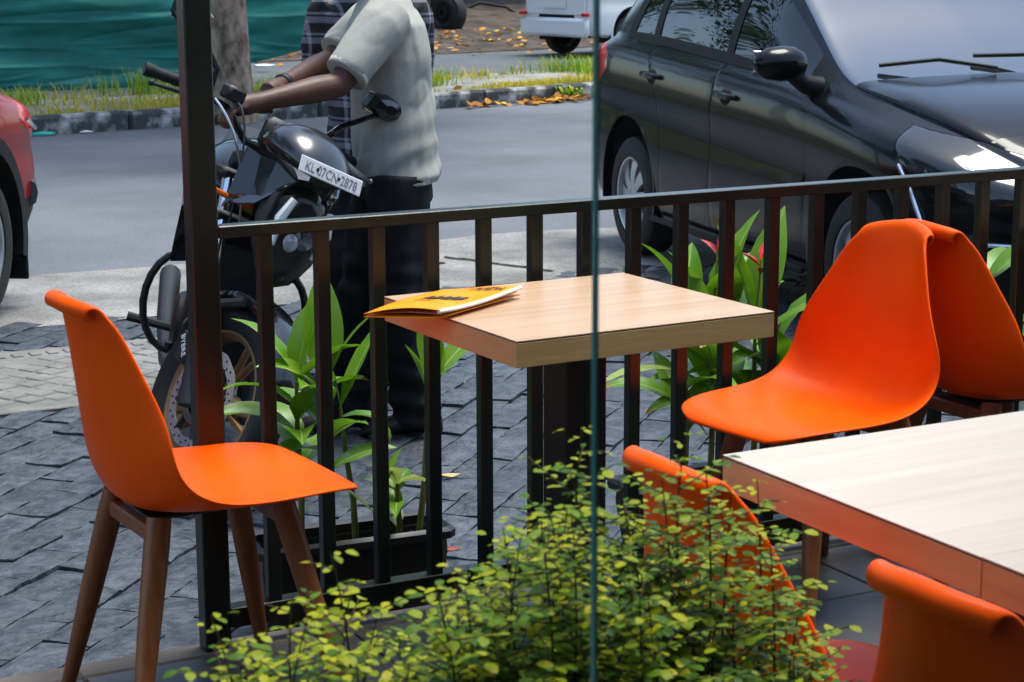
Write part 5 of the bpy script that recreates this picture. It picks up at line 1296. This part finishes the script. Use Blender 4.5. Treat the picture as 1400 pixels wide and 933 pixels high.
    for s,(el,ha) in zip((1,-1),arms):
        S_=sh[0 if s>0 else 1]; el=Vector(el); a=S_-l*(s*.03)+Vector((0,0,-.005)); e=S_.lerp(el,.86)
        q.tube([a,S_.lerp(el,.2),S_.lerp(el,.55),e],[.082,.080,.076,.072],16)
        if longs: q.tube([S_.lerp(el,.6),el,el.lerp(Vector(ha),.5),el.lerp(Vector(ha),.78)],[.066,.060,.052,.046],14)
    me=L_(remesh(q,vox*.85,5))
    def fold(p):
        w=p+O; u=(w-O).dot(f); v=(w-O).dot(l); z=w.z
        lo=max(0,min(1,(1.12-z)/.30))
        a=.010*lo*math.sin(z*62+u*16+2.4*noise.noise(Vector((u*6,v*6,z*5))))*(.4+.6*max(0,noise.noise(Vector((u*4+3,v*4,z*6)))+.45))
        b=.008*noise.noise(Vector((u*9+z*5,v*9,z*3.5)))+.0045*noise.noise(Vector((u*22,v*22,z*10)))
        dg=.009*math.sin((u*26+z*17)+3*noise.noise(Vector((u*3,v*3,z*3))))*max(0,min(1,(z-.95)/.2))*max(0,min(1,(1.36-z)/.15))
        hm=-.006 if z<hem+.022 and z>hem+.016 else 0
        at=1.0 if (abs(v)<.16 or z<1.1) else .35
        cr=-.007*(1-abs(noise.noise(Vector((u*7+z*6,v*7,z*4-u*5)))))**7-.006*lo*(1-abs(noise.noise(Vector((u*5,v*5+9,z*11+u*3)))))**6
        return (.55*a+.55*b+dg*.6+cr)*at+hm
    displace(me,fold); link('shirt',me,shirtm,t,True)
    # collar and sleeve bands
    q=MB(); q.tube([W_(lean+.01+.072*math.cos(a),0,0)+l*(.078*math.sin(a))+Vector((0,0,1.465+.012*math.cos(a))) for a in [2*PI*k/20 for k in range(21)]],.014,8,flat=1.6); me=q.mesh('collar'); L_(me); link('collar',me,shirtm,t,True)
    for s,(el,ha) in zip((1,-1),arms):
        if longs: continue
        S_=sh[0 if s>0 else 1]; el=Vector(el); q=MB(); q.tube([S_.lerp(el,.795),S_.lerp(el,.80),S_.lerp(el,.865),S_.lerp(el,.87)],[.064,.0705,.0700,.066],18); me=L_(q.mesh('cuff')); link('sleeve_band',me,shirtm,t,True)
    # ---- trousers
    q=MB(); q.loft([ring(W_(0,0,.78),f,l,.118,.158),ring(W_(0,0,.88),f,l,.118,.155),ring(W_(0,0,.98),f,l,.105,.14)])
    for s,ft in zip((1,-1),feet):
        h=hips[0 if s>0 else 1]; an=Vector((ft[0],ft[1],.075)); kn=h.lerp(an,.5)+f*.03
        q.tube([h+Vector((0,0,-.02)),h.lerp(kn,.35),h.lerp(kn,.8),kn,kn.lerp(an,.4),kn.lerp(an,.85),an,an-Vector((0,0,.035))],[.108,.103,.090,.086,.083,.080,.082,.080],16)
    me=L_(remesh(q,vox*.9,4))
    def fold2(p):
        w=p+O; z=w.z; b=.010*noise.noise(Vector((w.x*9,w.y*9,z*5)))
        lowr=max(0,min(1,(.36-z)/.25)); kn_=max(0,1-abs(z-.52)/.14)
        return b+.011*(lowr+.6*kn_)*math.sin(z*75+w.x*16+2.5*noise.noise(w*5))+.006*math.sin(w.x*50+w.y*30+z*9)*max(0,min(1,(.9-z)/.3))
    displace(me,fold2); link('trousers',me,m_trous,t,True)
    for s,ft in zip((1,-1),feet):
        b=Vector((ft[0],ft[1],0)); q=MB(); rings=[]
        for x,w_,h_ in((-.085,.025,.05),(-.07,.038,.075),(-.02,.042,.085),(.06,.046,.065),(.12,.048,.050),(.165,.040,.036),(.185,.02,.02)):
            rings.append([b+f*x+l*(w_*math.cos(a))+Vector((0,0,.002+h_*.5+h_*.5*math.sin(a))) for a in [2*PI*k/14 for k in range(14)]])
        q.loft(rings); me=L_(q.mesh('shoe')); link('shoe',me,m_shoe,t,True)
    if watch:
        wr,d=hands[1]; q=MB(); q.tube([wr-d*.025,wr-d*.005],.034,14); me=L_(q.mesh('watch')); link('wrist_watch',me,m_bmt,t,True)
    return t
E1=px2w(463,116,5.72);H1=px2w(316,148,5.66);E2=px2w(452,84,6.05);H2=px2w(362,128,5.80)
person('person in a grey polo shirt and black trousers reaching for the motorcycle handlebar',(2.665,5.93),R(160),[(2.70,5.87),(2.53,6.04)],[(E1,H1),(E2,H2)],m_shirt,.03,hem=.835,watch=True)
person('person in a dark plaid shirt standing behind the grey polo shirt',(2.95,6.75),R(214),[(3.03,6.70),(2.85,6.83)],[(px2w(570,95,6.75),px2w(545,190,6.6)),(px2w(432,85,6.9),px2w(490,175,6.7))],m_plaid,.02,hem=.74,loose=1.03,longs=True)
